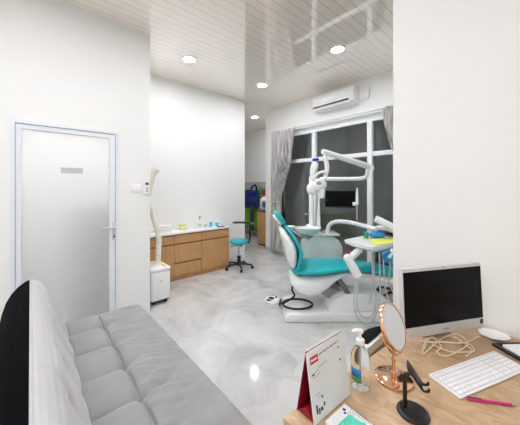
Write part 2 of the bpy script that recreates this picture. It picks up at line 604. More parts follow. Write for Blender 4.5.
struct('wall_window', MB().span((-4.53, YW, 0), (WX0, YW+0.12, H)).span((WX1, YW, 0), (2.6, YW+0.12, H))
       .span((WX0, YW, WZ1), (WX1, YW+0.12, H)).span((WX0, YW, 0), (WX1, YW+0.12, WZ0)), M['wall'])
struct('wall_desk', MB().span((XP, YP, 0), (2.6, YP+0.14, H)), M['wall'])
struct('wall_right', MB().span((2.5, -2.5, 0), (2.6, YW, H)), M['wall'])
struct('wall_back', MB().span((XA-0.12, -2.6, 0), (2.6, -2.5, H)), M['wall'])
struct('wall_outdoor', MB().span((-6, 7.2, 0), (3.0, 7.3, 4)), M['outside'])
struct('baseboard_window', MB().span((-4.53, YW-0.012, 0), (WX0, YW, 0.08)), M['grey_wall'])

# ------------------------------------------------------------------ window
win = struct_root('window_1', ((WX0+WX1)/2, YW+0.06, WZ0))
fw = 0.065
f = MB()
ys0, ys1 = YW+0.015, YW+0.095
f.span((WX0, ys0, WZ1-fw), (WX1, ys1, WZ1)).span((WX0, ys0, WZ0), (WX1, ys1, WZ0+fw))
f.span((WX0, ys0, WZ0+fw), (WX0+fw, ys1, WZ1-fw)).span((WX1-fw, ys0, WZ0+fw), (WX1, ys1, WZ1-fw))
struct('window_frame', f, M['frame'], win)
MX = [-3.125, -1.99, -0.86]
for x in MX:
    struct('mullion', MB().box((x, YW+0.04, (WZ0+WZ1)/2), (0.085, 0.11, WZ1-WZ0-2*fw), bev=0.006), M['frame'], win)
TZ = 2.05
xs = [WX0+fw] + MX + [WX1-fw]
for i in range(4):
    a = xs[i] + (0.0425 if i else 0)
    b = xs[i+1] - (0.0425 if i < 3 else 0)
    struct('transom', MB().box(((a+b)/2, YW+0.045, TZ), (b-a, 0.09, 0.075), bev=0.006), M['frame'], win)
    for z0, z1 in ((WZ0+fw, TZ-0.0375), (TZ+0.0375, WZ1-fw)):
        struct('pane', MB().span((a, YW+0.055, z0), (b, YW+0.065, z1)), M['glass'], win)

# ------------------------------------------------------------------ door
door = struct_root('door_1', (XA, (D0+D1)/2, 0))
xo = XA+0.012
f = MB()
def hoop(m_, x0, x1, y0, y1, z0, z1, ws, wt, wb=0.0):
    # an upright frame as one ring (two stiles, a head, and a sill when wb > 0)
    m_.span((x0, y0, z0), (x1, y0+ws[0], z1-wt)).span((x0, y1-ws[1], z0), (x1, y1, z1-wt)).span((x0, y0, z1-wt), (x1, y1, z1))
    if wb:
        m_.span((x0, y0+ws[0], z0), (x1, y1-ws[1], z0+wb))
    return m_
hoop(f, XA-0.11, xo, D0, D1, 0, DZ, (0.032, 0.032), 0.032)
struct('door_frame', f, M['door_frame'], door)
f = MB()
g = 0.004
a0, a1, az = D0+0.032, D1-0.032, DZ-0.032
hoop(f, XA-0.09, XA-0.008, a0, a1, 0.01, az, (g, g), g)
struct('door_gasket', f, M['gasket'], door)
b0, b1, bz = a0+g, a1-g, az-g
st = 0.075
f = MB()
hoop(f, XA-0.05, XA-0.001, b0, b1, 0.01, bz, (0.036, 0.055), 0.042, 0.12)
struct('door_leaf', f, M['door_frame'], door)
struct('pane', MB().span((XA-0.03, b0+0.036, 0.13), (XA-0.022, b1-0.055, bz-0.042)), M['frosted'], door)
hp = onx(112, 232, XA)
h = MB()
h.box((XA+0.004, hp.y+0.02, 1.02), (0.010, 0.030, 0.19), bev=0.004)
h.tube([(XA+0.008, hp.y+0.02, 1.06), (XA+0.05, hp.y+0.02, 1.06)], 0.009)
h.tube([(XA+0.05, hp.y+0.028, 1.06), (XA+0.05, hp.y-0.10, 1.06)], 0.010)
struct('door_handle', h, M['silver'], door)
struct('keyhole', MB().lathe([(0.009, 0), (0.009, 0.006), (0.0, 0.006)], (XA+0.009, hp.y+0.02, 0.96), 12, Matrix.Rotation(R_(90), 3, 'Y')), M['black'], door)
sa, sb = onx(61, 168, XA-0.02), onx(83, 173.5, XA-0.02)
dsn = tag(obj('door_sign', MB().span((XA-0.0215, sa.y, sb.z-0.002), (XA-0.019, sb.y, sa.z+0.006), ), M['sticker']),
          'small grey strip sign stuck on the frosted door glass', 'sign')
# store behind the door: made-up dark shelf and added lamp tone the frosted pane
t = thing('pane_blur_shelf', 'made-up dark shelf giving the frosted door glass its dark blur', 'shelf', (-3.6, 0.63, 0), 0)
for z_ in (0.0, 0.45, 0.85, 1.22):
    obj('shelf_board', MB().span((-3.80, 0.371, z_), (-3.42, 0.899, z_+0.04)), M['mid_grey'], t)
obj('back_panel', MB().span((-3.419, 0.372, 0.0), (-3.41, 0.898, 1.26)), M['mid_grey'], t)
for y_ in (0.35, 0.90):
    obj('side_panel', MB().span((-3.80, y_, 0), (-3.42, y_+0.02, 1.26)), M['mid_grey'], t)

# ------------------------------------------------------------------ downlights
def downlight(x, y, label, door_fill=False):
    t = thing('downlight', label, 'ceiling light', (x, y, H), 0, 'round ceiling downlights')
    obj('trim_ring', MB().lathe([(0.075, 0.0), (0.095, 0.0), (0.097, -0.006), (0.09, -0.012), (0.077, -0.010)], (x, y, H), 32), M['plastic'], t)
    obj('diffuser', MB().lathe([(0.0, -0.0085), (0.078, -0.0085), (0.078, -0.001), (0.0, -0.001)], (x, y, H), 32), M['lamp_store_fill' if door_fill else 'lamp'], t)
downlight(-3.41, 1.69, 'round lit downlight over the low oak cabinets')
downlight(-3.41, 3.09, 'round lit downlight by the passage corner of the cabinet wall')
downlight(-1.86, 3.03, 'large round lit downlight in front of the air conditioner')
downlight(-5.10, 4.36, 'round lit downlight inside the passage')
for x, y in ((-1.86, 1.42), (-1.86, 0.1), (-0.9, 0.0), (-0.35, -1.2), (1.0, -0.6), (1.0, -1.8), (-1.86, -1.5)):  # unseen downlights added to light the room
    downlight(x, y, 'added unseen downlight over the waiting area')
downlight(0.4, 3.03, 'added unseen downlight behind the white desk wall')  # unseen lamp added behind the desk wall
downlight(-3.85, 0.0, 'added unseen downlight lighting the frosted door glass from behind', True)  # unseen lamp added to brighten the door glass

# ================================================================== WINDOW WALL THINGS
# air conditioner
ax0, ax1, ay = -3.0, -2.17, YW
t = thing('air_conditioner', 'white split air conditioner high above the dark window', 'air conditioner', ((ax0+ax1)/2, ay, 2.92))
prof = [(0, 0.02), (0.0, 0.295), (-0.17, 0.295), (-0.205, 0.27), (-0.21, 0.10), (-0.195, 0.05), (-0.12, 0.0), (-0.03, 0.0)]
obj('casing', MB().prism(prof, lambda p, s: (s, ay+p[0], 2.92+p[1]), ax0, ax1, bev=0.006), M['plastic'], t)
obj('front_panel', MB().box(((ax0+ax1)/2-0.03, ay-0.212, 3.115), (ax1-ax0-0.09, 0.012, 0.13), bev=0.004), M['plastic'], t)
obj('air_slot', MB().box(((ax0+ax1)/2-0.04, ay-0.2035, 2.992), (ax1-ax0-0.10, 0.018, 0.024)), M['black'], t)
obj('louver', MB().box(((ax0+ax1)/2-0.04, ay-0.186, 2.957), (ax1-ax0-0.12, 0.012, 0.045), bev=0.003, rot=Matrix.Rotation(R_(-18), 3, 'X')), M['plastic'], t)
obj('pipe', MB().tube([(ax1, ay-0.03, 2.97), (ax1+0.12, ay-0.02, 2.97), (ax1+0.17, ay-0.02, 3.02), (ax1+0.17, ay-0.02, 3.19)], 0.009, smooth=5), M['plastic'], t)
# curtain track
t = thing('curtain_rail', 'white double curtain rail above the dark window', 'curtain rail', (-2.6, YW, 2.72))
obj('rail', MB().span((-4.17, YW-0.10, 2.735), (-0.5, YW-0.075, 2.765), bev=0.004), M['frame'], t)
obj('rail', MB().span((-4.17, YW-0.06, 2.70), (-0.5, YW-0.035, 2.73), bev=0.004), M['frame'], t)
for x in (-3.3, -2.6, -1.9, -1.2):
    obj('bracket', MB().span((x, YW-0.10, 2.728), (x+0.03, YW, 2.74)), M['frame'], t)

def curtain(zs, label, npl, seed):
    """zs: list of (z, x left, x right, pleat depth)"""
    t = thing('curtain', label, 'curtain', ((zs[0][1]+zs[0][2])/2, YW-0.12, zs[-1][0]), 0, 'grey curtains at the dark window')
    rows = []
    NU = npl*10
    zz = []
    for (a, b) in zip(zs[:-1], zs[1:]):
        for k in range(14):
            s = k/14
            e = s
            zz.append((a[0]*(1-s)+b[0]*s, a[1]*(1-e)+b[1]*e, a[2]*(1-e)+b[2]*e, a[3]*(1-e)+b[3]*e))
    zz.append(zs[-1])
    for (z, x0, x1, dp) in zz:
        row = []
        for i in range(NU+1):
            s = i/NU
            w = noise.noise(Vector((s*6+seed, z*0.4, 0)))*0.7
            ph = 2*PI*npl*s + w
            row.append((x0+(x1-x0)*s+0.10*dp*math.sin(2*ph), YW-0.175+dp*math.sin(ph)+0.008*noise.noise(Vector((s*20, z*2, seed))), z))
        rows.append(row)
    m_ = MB(); m_.grid(rows)
    obj('cloth', m_, M['curtain'], t, ang=80, solid=0.003)
    return t
tie_z = 1.17
cu = curtain([(2.72, -4.17, -3.46, 0.062), (2.05, -4.165, -3.57, 0.068), (tie_z+0.10, -4.16, -3.86, 0.045), (tie_z, -4.15, -3.90, 0.030), (tie_z-0.3, -4.17, -3.86, 0.045), (0.10, -4.20, -3.74, 0.055)],
             'grey pleated curtain tied back behind the teal headrest', 6, 1)
obj('tieback', MB().tube([(-4.18, YW-0.175, tie_z), (-4.04, YW-0.225, tie_z-0.01), (-3.88, YW-0.175, tie_z+0.01), (-4.04, YW-0.125, tie_z)], 0.014, closed=True, smooth=5), M['curtain'], cu)
curtain([(2.72, -1.73, -0.95, 0.055), (2.45, -1.68, -0.94, 0.055), (2.09, -1.585, -0.93, 0.05), (tie_z, -1.2, -0.93, 0.02), (0.14, -1.3, -0.9, 0.035)],
        'grey pleated curtain cut off by the white desk wall', 6, 5)

# ================================================================== ALCOVE: LOW CABINETS
XF = -3.945       # cabinet front plane
CZ = 0.745
PLZ = 0.075
def panel(m_, y0, y1, z0, z1):
    g_ = 0.003
    m_.box((XF-0.009, (y0+y1)/2, (z0+z1)/2), (0.018, y1-y0-2*g_, z1-z0-2*g_), bev=0.0015, seg=1)
    return m_
units = [(1.08, 1.70, 'oak base cabinet standing behind the white suction unit', 'door'),
         (1.70, 2.18, 'oak base cabinet with two stacked drawers in the middle of the row', 'drawers'),
         (2.18, 2.732, 'oak base cabinet with one wide door next to the teal stool', 'door')]
for y0, y1, lab, kind in units:
    t = thing('base_cabinet', lab, 'cabinet', ((XF+XB)/2, (y0+y1)/2, 0), 0, 'oak base cabinets along the alcove wall')
    obj('carcass', MB().span((XB+0.004, y0+0.001, PLZ), (XF-0.0185, y1-0.001, CZ-0.001)), M['oak_edge'], t)
    obj('plinth', MB().span((XB+0.03, y0+0.002, 0), (XF-0.03, y1-0.002, PLZ)), M['oak'], t)
    if y1 > 2.7:
        obj('side_panel', MB().span((XB+0.004, y1-0.0005, 0.0), (XF, y1+0.0155, CZ)), M['oak'], t)
    def gap_strip(yy0, yy1, z, par):
        obj('handle', MB().span((XF-0.016, yy0+0.01, z-0.012), (XF-0.002, yy1-0.01, z-0.002)), M['oak_edge'], par)  # dark strip set in the gap, shade put into its colour
    top = obj('drawer', panel(MB(), y0, y1, 0.595, CZ-0.018), M['oak'], t)
    gap_strip(y0, y1, CZ-0.006, top)
    if kind == 'door':
        d_ = obj('door', panel(MB(), y0, y1, PLZ, 0.58), M['oak'], t)
        gap_strip(y0, y1, 0.592, d_)
    else:
        d_ = obj('drawer', panel(MB(), y0, y1, 0.29, 0.58), M['oak'], t)
        gap_strip(y0, y1, 0.592, d_)
        d_ = obj('drawer', panel(MB(), y0, y1, PLZ, 0.275), M['oak'], t)
        gap_strip(y0, y1, 0.287, d_)
tag(obj('worktop', MB().span((XB+0.002, 1.075, CZ), (XF+0.012, 2.76, CZ+0.032), bev=0.003), M['worktop']),
    'long white worktop on the row of oak base cabinets', 'worktop')
WT = CZ+0.032
# things on the worktop
def wt(px, py):
    p = onx(px, py, XB+0.16)
    return Vector((XB+0.16, p.y, WT))
p = wt(163, 226)
t = thing('tissue_box', 'low white carton at the suction hose end of the worktop', 'box', p)
obj('carton', MB().box(p+Vector((0, 0, 0.045)), (0.13, 0.24, 0.09), bev=0.006), M['plastic'], t)
obj('lid', MB().box(p+Vector((0, 0, 0.0975)), (0.135, 0.245, 0.013), bev=0.004), M['paper'], t)
p = wt(183, 222)
t = thing('dental_cast', 'pale yellow plaster teeth model on the worktop', 'teeth model', p)
obj('lower_jaw', MB().prism([(0.05*math.cos(a), 0.075*math.sin(a)) for a in [i*PI/10 for i in range(11)]], lambda q, s: p+Vector((q[1]-0.02, q[0]*1.5, s)), 0, 0.035, bev=0.004), M['yellow_wax'], t)
teeth = MB()
for i in range(11):
    a = i*PI/10
    teeth.ball(p+Vector((0.066*math.sin(a)-0.02, 0.068*math.cos(a), 0.045)), (0.012, 0.012, 0.016), n=10)
obj('tooth_row', teeth, M['plastic_warm'], t)
obj('upper_jaw', MB().prism([(0.05*math.cos(a), 0.07*math.sin(a)) for a in [i*PI/10 for i in range(11)]], lambda q, s: p+Vector((q[1]-0.03, q[0]*1.3, s)), 0.056, 0.095, bev=0.006), M['yellow_wax'], t)
p = wt(199.5, 221)
t = thing('spray_bottle', 'slim white pump bottle standing on the worktop', 'bottle', p)
obj('body', MB().lathe([(0.0, 0), (0.028, 0), (0.03, 0.01), (0.03, 0.1), (0.02, 0.125), (0.011, 0.135), (0.011, 0.15), (0, 0.15)], p, 20), M['plastic'], t)
obj('label', MB().lathe([(0.0302, 0.03), (0.0308, 0.03), (0.0308, 0.075), (0.0302, 0.075)], p, 20), M['hose'], t)
nz = MB().lathe([(0.012, 0.15), (0.012, 0.165), (0.005, 0.17), (0.005, 0.19), (0, 0.19)], p, 14)
nz.box(p+Vector((0.015, 0, 0.195)), (0.06, 0.022, 0.018), bev=0.004)
obj('pump', nz, M['grey_plastic'], t)
p = wt(206, 220.5)
t = thing('mixing_cup', 'little grey cup next to the cyan pots on the worktop', 'cup', p)
obj('cup_body', MB().lathe([(0, 0), (0.022, 0), (0.032, 0.05), (0.029, 0.05), (0.02, 0.006), (0, 0.006)], p, 18), M['hose'], t)
for k, (px, lab, r, hh) in enumerate(((211, 'taller cyan pot on the worktop', 0.03, 0.085), (215.5, 'shorter deep cyan pot at the passage end of the worktop', 0.034, 0.06))):
    p = wt(px, 220)
    p.x += 0.05*k
    t = thing('cyan_pot', lab, 'pot', p, 0, 'cyan pots on the worktop')
    obj('pot_body', MB().lathe([(0, 0), (r, 0), (r, hh*0.75), (r*0.9, hh*0.78), (0, hh*0.78)], p, 20), M['cyan'], t)
    obj('lid', MB().lathe([(r*1.06, hh*0.78), (r*1.06, hh), (0, hh*1.02)], p, 20), M['cyan'], t)
p = wt(216, 224)
p.x = XF-0.03
t = thing('marker_pen', 'black marker lying at the front edge of the worktop', 'pen', p)
obj('barrel', MB().tube([p+Vector((0, -0.06, 0.008)), p+Vector((0.01, 0.03, 0.008))], 0.008), M['black'], t)
obj('cap', MB().tube([p+Vector((0.01, 0.031, 0.008)), p+Vector((0.014, 0.07, 0.008))], 0.0088), M['black_soft'], t)

# suction unit with goose hose
bx0, bx1, by0, by1 = -3.70, -3.30, 1.125, 1.37
t = thing('suction_unit', 'white box suction unit on castors with a ribbed ivory hose', 'suction unit', ((bx0+bx1)/2, (by0+by1)/2, 0))
obj('cabinet', MB().span((bx0, by0, 0.055), (bx1, by1, 0.42), bev=0.012), M['plastic'], t)
obj('top_cover', MB().span((bx0-0.006, by0-0.006, 0.423), (bx1+0.006, by1+0.006, 0.465), bev=0.014), M['plastic'], t)
obj('front_door', MB().box((bx1+0.003, (by0+by1)/2, 0.235), (0.008, by1-by0-0.035, 0.30), bev=0.003), M['plastic'], t)
obj('badge', MB().box((bx1+0.008, (by0+by1)/2, 0.30), (0.003, 0.018, 0.018)), M['grey_plastic'], t)
obj('warning_label', MB().box((bx1-0.09, by1-0.055, 0.466), (0.13, 0.035, 0.002)), M['yellow_tag'], t)
obj('base_plate', MB().span((bx0+0.02, by0+0.015, 0.04), (bx1-0.02, by1-0.015, 0.055)), M['black'], t)
for x in (bx0+0.06, bx1-0.05):
    for y in (by0+0.045, by1-0.045):
        c_ = MB().tube([(x, y-0.012, 0.024), (x, y+0.012, 0.024)], 0.024, 14)
        c_.box((x, y, 0.04), (0.03, 0.03, 0.016))
        obj('castor', c_, M['black'], t)
obj('switch_block', MB().box((-3.55, 1.155, 0.4851), (0.06, 0.04, 0.04), bev=0.004), M['black'], t)
def ribbed(path, r0, amp, per):
    # resample and modulate the radius
    out, rs = [], []
    pts = [Vector(p_) for p_ in path]
    N = len(pts)
    dense = []
    for i in range(N-1):
        p0, p1, p2, p3 = pts[max(i-1, 0)], pts[i], pts[i+1], pts[min(i+2, N-1)]
        for k in range(24):
            s = k/24
            dense.append(0.5*((2*p1)+(p2-p0)*s+(2*p0-5*p1+4*p2-p3)*s*s+(3*p1-p0-3*p2+p3)*s**3))
    dense.append(pts[-1])
    acc = 0
    for i, q in enumerate(dense):
        if i:
            acc += (q-dense[i-1]).length
        out.append(q); rs.append(r0+amp*math.sin(2*PI*acc/per))
    return MB().tube(out, rs, 14)
HX = -3.52
hpts = [onx(158, 262, HX), onx(158.5, 250, HX), onx(159, 240, HX), onx(157, 229, HX), onx(153.5, 218, HX), onx(150.5, 208, HX)]
hpts[0].z = 0.46
h2 = [onx(147.5, 200, HX), onx(149.5, 193, HX), onx(152.0, 184, HX)]
obj('hose', ribbed(hpts, 0.034, 0.004, 0.03), M['plastic_warm'], t)
obj('upper_hose', ribbed([hpts[-1]]+h2, 0.024, 0.0025, 0.025), M['plastic_warm'], t)
q1, q2 = h2[-1], onx(154.2, 169, HX)
obj('nozzle', MB().tube([q1, q1+(q2-q1)*0.55, q1+(q2-q1)*0.75, q2+Vector((0.01, 0.03, 0))], [0.026, 0.028, 0.040, 0.048], 18), M['plastic_warm'], t)

# wall switch and remote holder on the door wall
p = onx(136, 188.5, XA)
t = thing('light_switch', 'white square light switch on the door wall', 'switch', (XA, p.y, p.z))
obj('plate', MB().box((XA+0.005, p.y, p.z), (0.01, 0.105, 0.09), bev=0.003), M['plastic'], t)
for s in (-1, 1):
    obj('rocker', MB().box((XA+0.0115, p.y+s*0.024, p.z), (0.006, 0.044, 0.065), bev=0.002), M['paper'], t)
p = onx(146, 187.5, XA)
t = thing('remote_control', 'white remote control clipped upright at the wall edge', 'remote control', (XA, p.y, p.z-0.09))
obj('holder', MB().box((XA+0.008, p.y, p.z-0.035), (0.016, 0.058, 0.08), bev=0.004), M['plastic'], t)
obj('body', MB().box((XA+0.024, p.y, p.z), (0.016, 0.05, 0.16), bev=0.006), M['plastic'], t)
obj('display', MB().box((XA+0.033, p.y, p.z+0.045), (0.003, 0.034, 0.03)), M['ink_dark'], t)
for k in range(3):
    obj('button', MB().box((XA+0.033, p.y, p.z-0.005-0.02*k), (0.004, 0.026, 0.01), bev=0.001), M['grey_plastic'], t)

# ================================================================== STOOLS
def stool(label):
    t = thing('dental_stool', label, 'stool', (0, 0, 0), 0, 'round stools on castors')
    obj('seat', MB().lathe([(0, 0.455), (0.13, 0.455), (0.165, 0.47), (0.172, 0.50), (0.16, 0.525), (0.11, 0.538), (0, 0.542)], n=36), M['teal'], t)
    obj('seat_plate', MB().lathe([(0, 0.435), (0.09, 0.435), (0.10, 0.4545), (0, 0.4545)], n=24), M['black'], t)
    obj('gas_lift', MB().lathe([(0, 0.07), (0.03, 0.07), (0.03, 0.25), (0.016, 0.255), (0.016, 0.434), (0, 0.434)], n=20), M['chrome'], t)
    obj('column_sleeve', MB().lathe([(0.031, 0.07), (0.036, 0.07), (0.034, 0.24), (0.031, 0.24)], n=20), M['black'], t)
    hub = obj('base_hub', MB().lathe([(0, 0.065), (0.05, 0.065), (0.045, 0.105), (0.037, 0.11), (0, 0.11)], n=20), M['black'], t)
    for k in range(5):
        a = 2*PI*k/5+0.3
        ca, sa = math.cos(a), math.sin(a)
        obj('leg', MB().tube([(0.045*ca, 0.045*sa, 0.088), (0.16*ca, 0.16*sa, 0.082), (0.25*ca, 0.25*sa, 0.066)], [0.021, 0.018, 0.014], 10), M['black'], t)
        c_ = MB()
        for s in (-1, 1):
            o_ = Vector((-sa, ca, 0))*0.011*s
            c0 = Vector((0.25*ca, 0.25*sa, 0.026))+o_
            c_.tube([c0-Vector((-sa, ca, 0))*0.008, c0+Vector((-sa, ca, 0))*0.008], 0.026, 16)
        obj('castor', c_, M['black_soft'], t)
    # curved back support on a bent post
    BK = Matrix.Rotation(R_(26), 4, 'Z')
    obj('post', MB(BK).tube([(-0.06, 0, 0.445), (-0.2, 0, 0.44), (-0.25, 0, 0.47), (-0.262, 0, 0.6), (-0.262, 0, 0.78)], 0.016, smooth=6), M['black'], t)
    rows = []
    arc = MB(BK)
    pts = [(-0.262*math.cos(a), 0.262*math.sin(a), 0.81) for a in [R_(-80+160*i/18) for i in range(19)]]
    arc.tube(pts, [0.018]+[0.034]*17+[0.018], 12, flat=0.6)
    obj('back_support', arc, M['black'], t)
    obj('lever', MB().tube([(0.04, 0.03, 0.445), (0.17, 0.1, 0.43)], 0.006), M['black'], t)
    return t
s1 = stool('teal round stool with black castor base beside the oak cabinets')
s1.location = (-3.81, 2.875, 0)
s1.rotation_euler = (0, 0, R_(-116.2))
s2 = copy_tree(s1)
s2['label'] = 'castored stool tucked in behind the hoses of the dental chair'
q = W(1.87, 3.52, 0)
s2.location = (q.x, q.y, 0)
s2.rotation_euler = (0, 0, R_(20))

# power outlet at the end of the alcove wall
p = onx(241, 246, XB)
t = thing('wall_outlet', 'small white socket low on the alcove wall by the stool', 'socket', (XB, p.y, p.z-0.04))
obj('plate', MB().box((XB+0.005, p.y, p.z), (0.01, 0.085, 0.085), bev=0.003), M['plastic'], t)
obj('socket_hole', MB().lathe([(0.018, 0.0), (0.018, 0.004), (0, 0.004)], (XB+0.009, p.y, p.z), 16, Matrix.Rotation(R_(90), 3, 'Y')), M['black'], t)

# ================================================================== PASSAGE
YC = 4.40
cx0, cx1 = -5.03, -4.545
t = thing('passage_cabinet', 'narrow oak cabinet standing in the passage', 'cabinet', ((cx0+cx1)/2, YC+0.25, 0))
obj('carcass', MB().span((cx0, YC, 0.06), (cx1, YC+0.5, 0.86), bev=0.002), M['oak'], t)
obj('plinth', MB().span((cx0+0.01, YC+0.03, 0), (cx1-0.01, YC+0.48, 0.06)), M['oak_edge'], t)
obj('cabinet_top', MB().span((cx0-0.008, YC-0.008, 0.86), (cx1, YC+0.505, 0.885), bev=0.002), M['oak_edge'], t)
obj('door', MB().box(((cx0+cx1)/2, YC-0.007, 0.46), (cx1-cx0-0.012, 0.013, 0.77), bev=0.002), M['oak'], t)
mc = Vector((-4.80, YC+0.19, 0.886))
t = thing('white_appliance', 'rounded white appliance with a dark port on the passage cabinet', 'appliance', mc)
obj('housing', MB().box(mc+Vector((0, 0, 0.18)), (0.42, 0.36, 0.36), bev=0.10, seg=5), M['plastic'], t)
obj('port_ring', MB().lathe([(0.055, 0), (0.1, 0), (0.1, 0.012), (0.075, 0.02), (0.055, 0.012)], mc+Vector((0.02, -0.18, 0.17)), 28, Matrix.Rotation(R_(90), 3, 'X')), M['grey_plastic'], t)
obj('port', MB().lathe([(0.06, 0), (0.06, 0.008), (0, 0.009)], mc+Vector((0.02, -0.18, 0.17)), 28, Matrix.Rotation(R_(90), 3, 'X')), M['ink_blue'], t)
obj('foot', MB().box(mc+Vector((0, 0, 0.006)), (0.3, 0.26, 0.012)), M['black'], t)

YB = YBACK
t = thing('storage_rack', 'pale grey rack against the end of the passage', 'rack', (-6.1, YB-0.12, 0))
rk0, rk1 = -7.2, -5.0
obj('back_panel', MB().span((rk0, YB-0.03, 0.02), (rk1, YB-0.004, 1.66)), M['grey_wall'], t)
for z in (0.35, 1.22):
    obj('shelf_board', MB().span((rk0, YB-0.28, z), (rk1, YB-0.032, z+0.02)), M['grey_wall'], t)
obj('hanging_bar', MB().tube([(rk0, YB-0.45, 1.48), (rk1, YB-0.45, 1.48)], 0.012), M['chrome'], t)
for x in (rk0+0.012, rk1-0.012):
    obj('bar_arm', MB().tube([(x, YB-0.031, 1.48), (x, YB-0.45, 1.48)], 0.010), M['chrome'], t)
    obj('foot', MB().span((x-0.02, YB-0.06, 0), (x+0.02, YB-0.005, 0.02)), M['black'], t)
# hanging cloth bags: soft pillowy bodies
def soft_bag(m_, x0, x1, z0, z1, y, th, seed):
    rows = []
    NU, NV = 16, 16
    for i in range(NU+1):
        row = []
        s = i/NU
        for k in range(24):
            a = 2*PI*k/24
            ca, sa = math.cos(a), math.sin(a)
            e = (1-abs(2*s-1)**6)**0.5 if 0 < s < 1 else 0.05
            w = (x1-x0)/2*(0.92+0.08*e)
            xx = math.copysign(abs(ca)**0.5, ca)*w
            yy = math.copysign(abs(sa)**0.8, sa)*th*max(e, 0.12)*(0.8+0.5*noise.noise(Vector((xx*5, s*4, seed))))
            row.append(((x0+x1)/2+xx, y+yy, z0+(z1-z0)*s))
        rows.append(row)
    V = m_.grid(rows, wrap_v=True)
    m_.bm.faces.new(V[0][::-1]); m_.bm.faces.new(V[-1])
    return m_
yb = YB-0.45
a_, b_ = ony(246, 190, yb), ony(258.2, 207, yb)
t = thing('blue_bag', 'big navy blue cloth bag hanging in the passage', 'bag', (b_.x-0.3, yb, 0.9))
obj('bag_body', soft_bag(MB(), a_.x-0.25, b_.x, 0.88, 1.42, yb, 0.10, 1), M['navy'], t)
hx = b_.x-0.13
obj('handle', MB().tube([(hx-0.16, yb-0.03, 1.40), (hx-0.13, yb-0.02, 1.50), (hx, yb-0.01, 1.56), (hx+0.06, yb-0.02, 1.50), (hx+0.09, yb-0.03, 1.40)], 0.022, smooth=6), M['black_fabric'], t)
a_, b_ = ony(246, 210, yb+0.03), ony(256.5, 228, yb+0.03)
t = thing('green_bag', 'lime green cloth bag hanging under the navy bag', 'bag', (b_.x-0.3, yb, 0.3))
obj('bag_body', soft_bag(MB(), a_.x-0.25, b_.x, 0.24, 0.90, yb+0.06, 0.07, 4), M['lime'], t)
t = thing('dark_coat', 'dark garment hanging in front of the lime green bag', 'garment', (b_.x-0.07, yb, 0.2))
obj('garment_body', soft_bag(MB(), b_.x-0.16, b_.x+0.02, 0.22, 0.95, yb-0.09, 0.035, 9), M['ink_dark'], t)
for k, (px, m_, lab) in enumerate(((259.2, 'green', 'green bottle on the passage shelf beside the navy bag'), (261.4, 'green', 'green bottle on the passage shelf beside the red bottle'), (263.8, 'red', 'red bottle on the passage shelf'))):
    p = ony(px, 200, YB-0.16)
    p.z = 1.24
    t = thing('shelf_bottle', lab, 'bottle', p, 0, 'bottles on the passage shelf')
    obj('bottle_body', MB().lathe([(0, 0), (0.045, 0), (0.048, 0.01), (0.048, 0.16), (0.03, 0.2), (0.018, 0.215), (0.018, 0.235), (0, 0.235)], p, 18), M[m_], t)
    obj('cap', MB().lathe([(0.022, 0.236), (0.022, 0.275), (0, 0.278)], p, 14), M['paper' if k == 2 else m_], t)

# ================================================================== SOFA
SX0, SX1 = -2.56, -0.62
SY0, SY1 = 0.19, 0.765
t = thing('sofa', 'grey tufted sofa bed with a black backrest shell by the glass door', 'sofa', ((SX0+SX1)/2, 0.35, 0))
def cellq(x, ph=0.0):
    return abs(math.sin(PI*(x+2.31+ph)/0.30))
def seat_h(x, y):
    z = 0.405
    ymid = 0.43
    xc = (x+2.31)/0.30
    xn = -2.31+0.30*round(xc)
    fe0 = min(1.0, max(0.0, (x-SX0-0.02)/0.14))
    if y < ymid:
        tt = min(1, max(0, (ymid-y)/0.03))
        q = max(cellq(x), 1-fe0)
        z += 0.042*(q**0.45)*min(1, (0.35+0.65*tt))*min(1.0, max(0, (y-SY0+0.02)/0.05))**0.5
    else:
        tt = (y-ymid)/(SY1-ymid)
        fade = math.exp(-(y-ymid)/0.10)
        z += 0.040*(cellq(x)**0.5*fade + (1-fade)) - 0.010*tt
        # pulled cloth folds fanning out from the buttons
        wv = noise.noise(Vector((x*17+(y-ymid)*11*math.sin(x*3.1), y*3.0, 0.3)))
        w2 = noise.noise(Vector((x*34-y*14, y*6, 4.3)))
        z += (0.017*wv+0.008*w2)*math.exp(-((tt-0.40)/0.42)**2)
    fe = min(1.0, max(0.0, (x-SX0-0.02)/0.14))
    z -= fe*0.022*math.exp(-((x-xn)**2+(y-ymid)**2)/0.035**2)
    z -= fe*0.010*math.exp(-((y-ymid)/0.022)**2)
    z += 0.004*noise.noise(Vector((x*9, y*9, 1.7)))
    if x < -2.36:
        z -= 0.016*((-2.36-x)/0.20)**1.5
    return z
NXs = 300
rows = []
rr = 0.045
for i in range(NXs+1):
    x = SX0+(SX1-SX0)*i/NXs
    ex = min(x-SX0, SX1-x)
    edge = 0 if ex > rr else rr-math.sqrt(max(0, rr*rr-(rr-ex)**2))
    row = []
    for j in range(96):
        y = SY0+(SY1-rr-SY0)*j/95
        row.append((x, y, seat_h(x, y)-edge))
    zt = seat_h(x, SY1-rr)-edge
    for k in range(1, 7):
        a = PI/2*k/6
        row.append((x, SY1-rr+rr*math.sin(a), zt-rr*(1-math.cos(a))))
    row.append((x, SY1, 0.23))
    row.append((x, SY0, 0.23))
    rows.append(row)
m_ = MB()
V = m_.grid(rows, wrap_v=True)
m_.bm.faces.new(V[0][::-1]); m_.bm.faces.new(V[-1])
obj('seat_cushion', m_, M['velvet'], t, ang=60)
pp = [Vector((SX0+0.01+(SX1-SX0-0.02)*i/60, SY1+0.001, seat_h(SX0+0.05+(SX1-SX0-0.1)*i/60, SY1-rr)-0.055)) for i in range(61)]
obj('piping', MB().tube(pp, 0.005, 8), M['piping'], t)
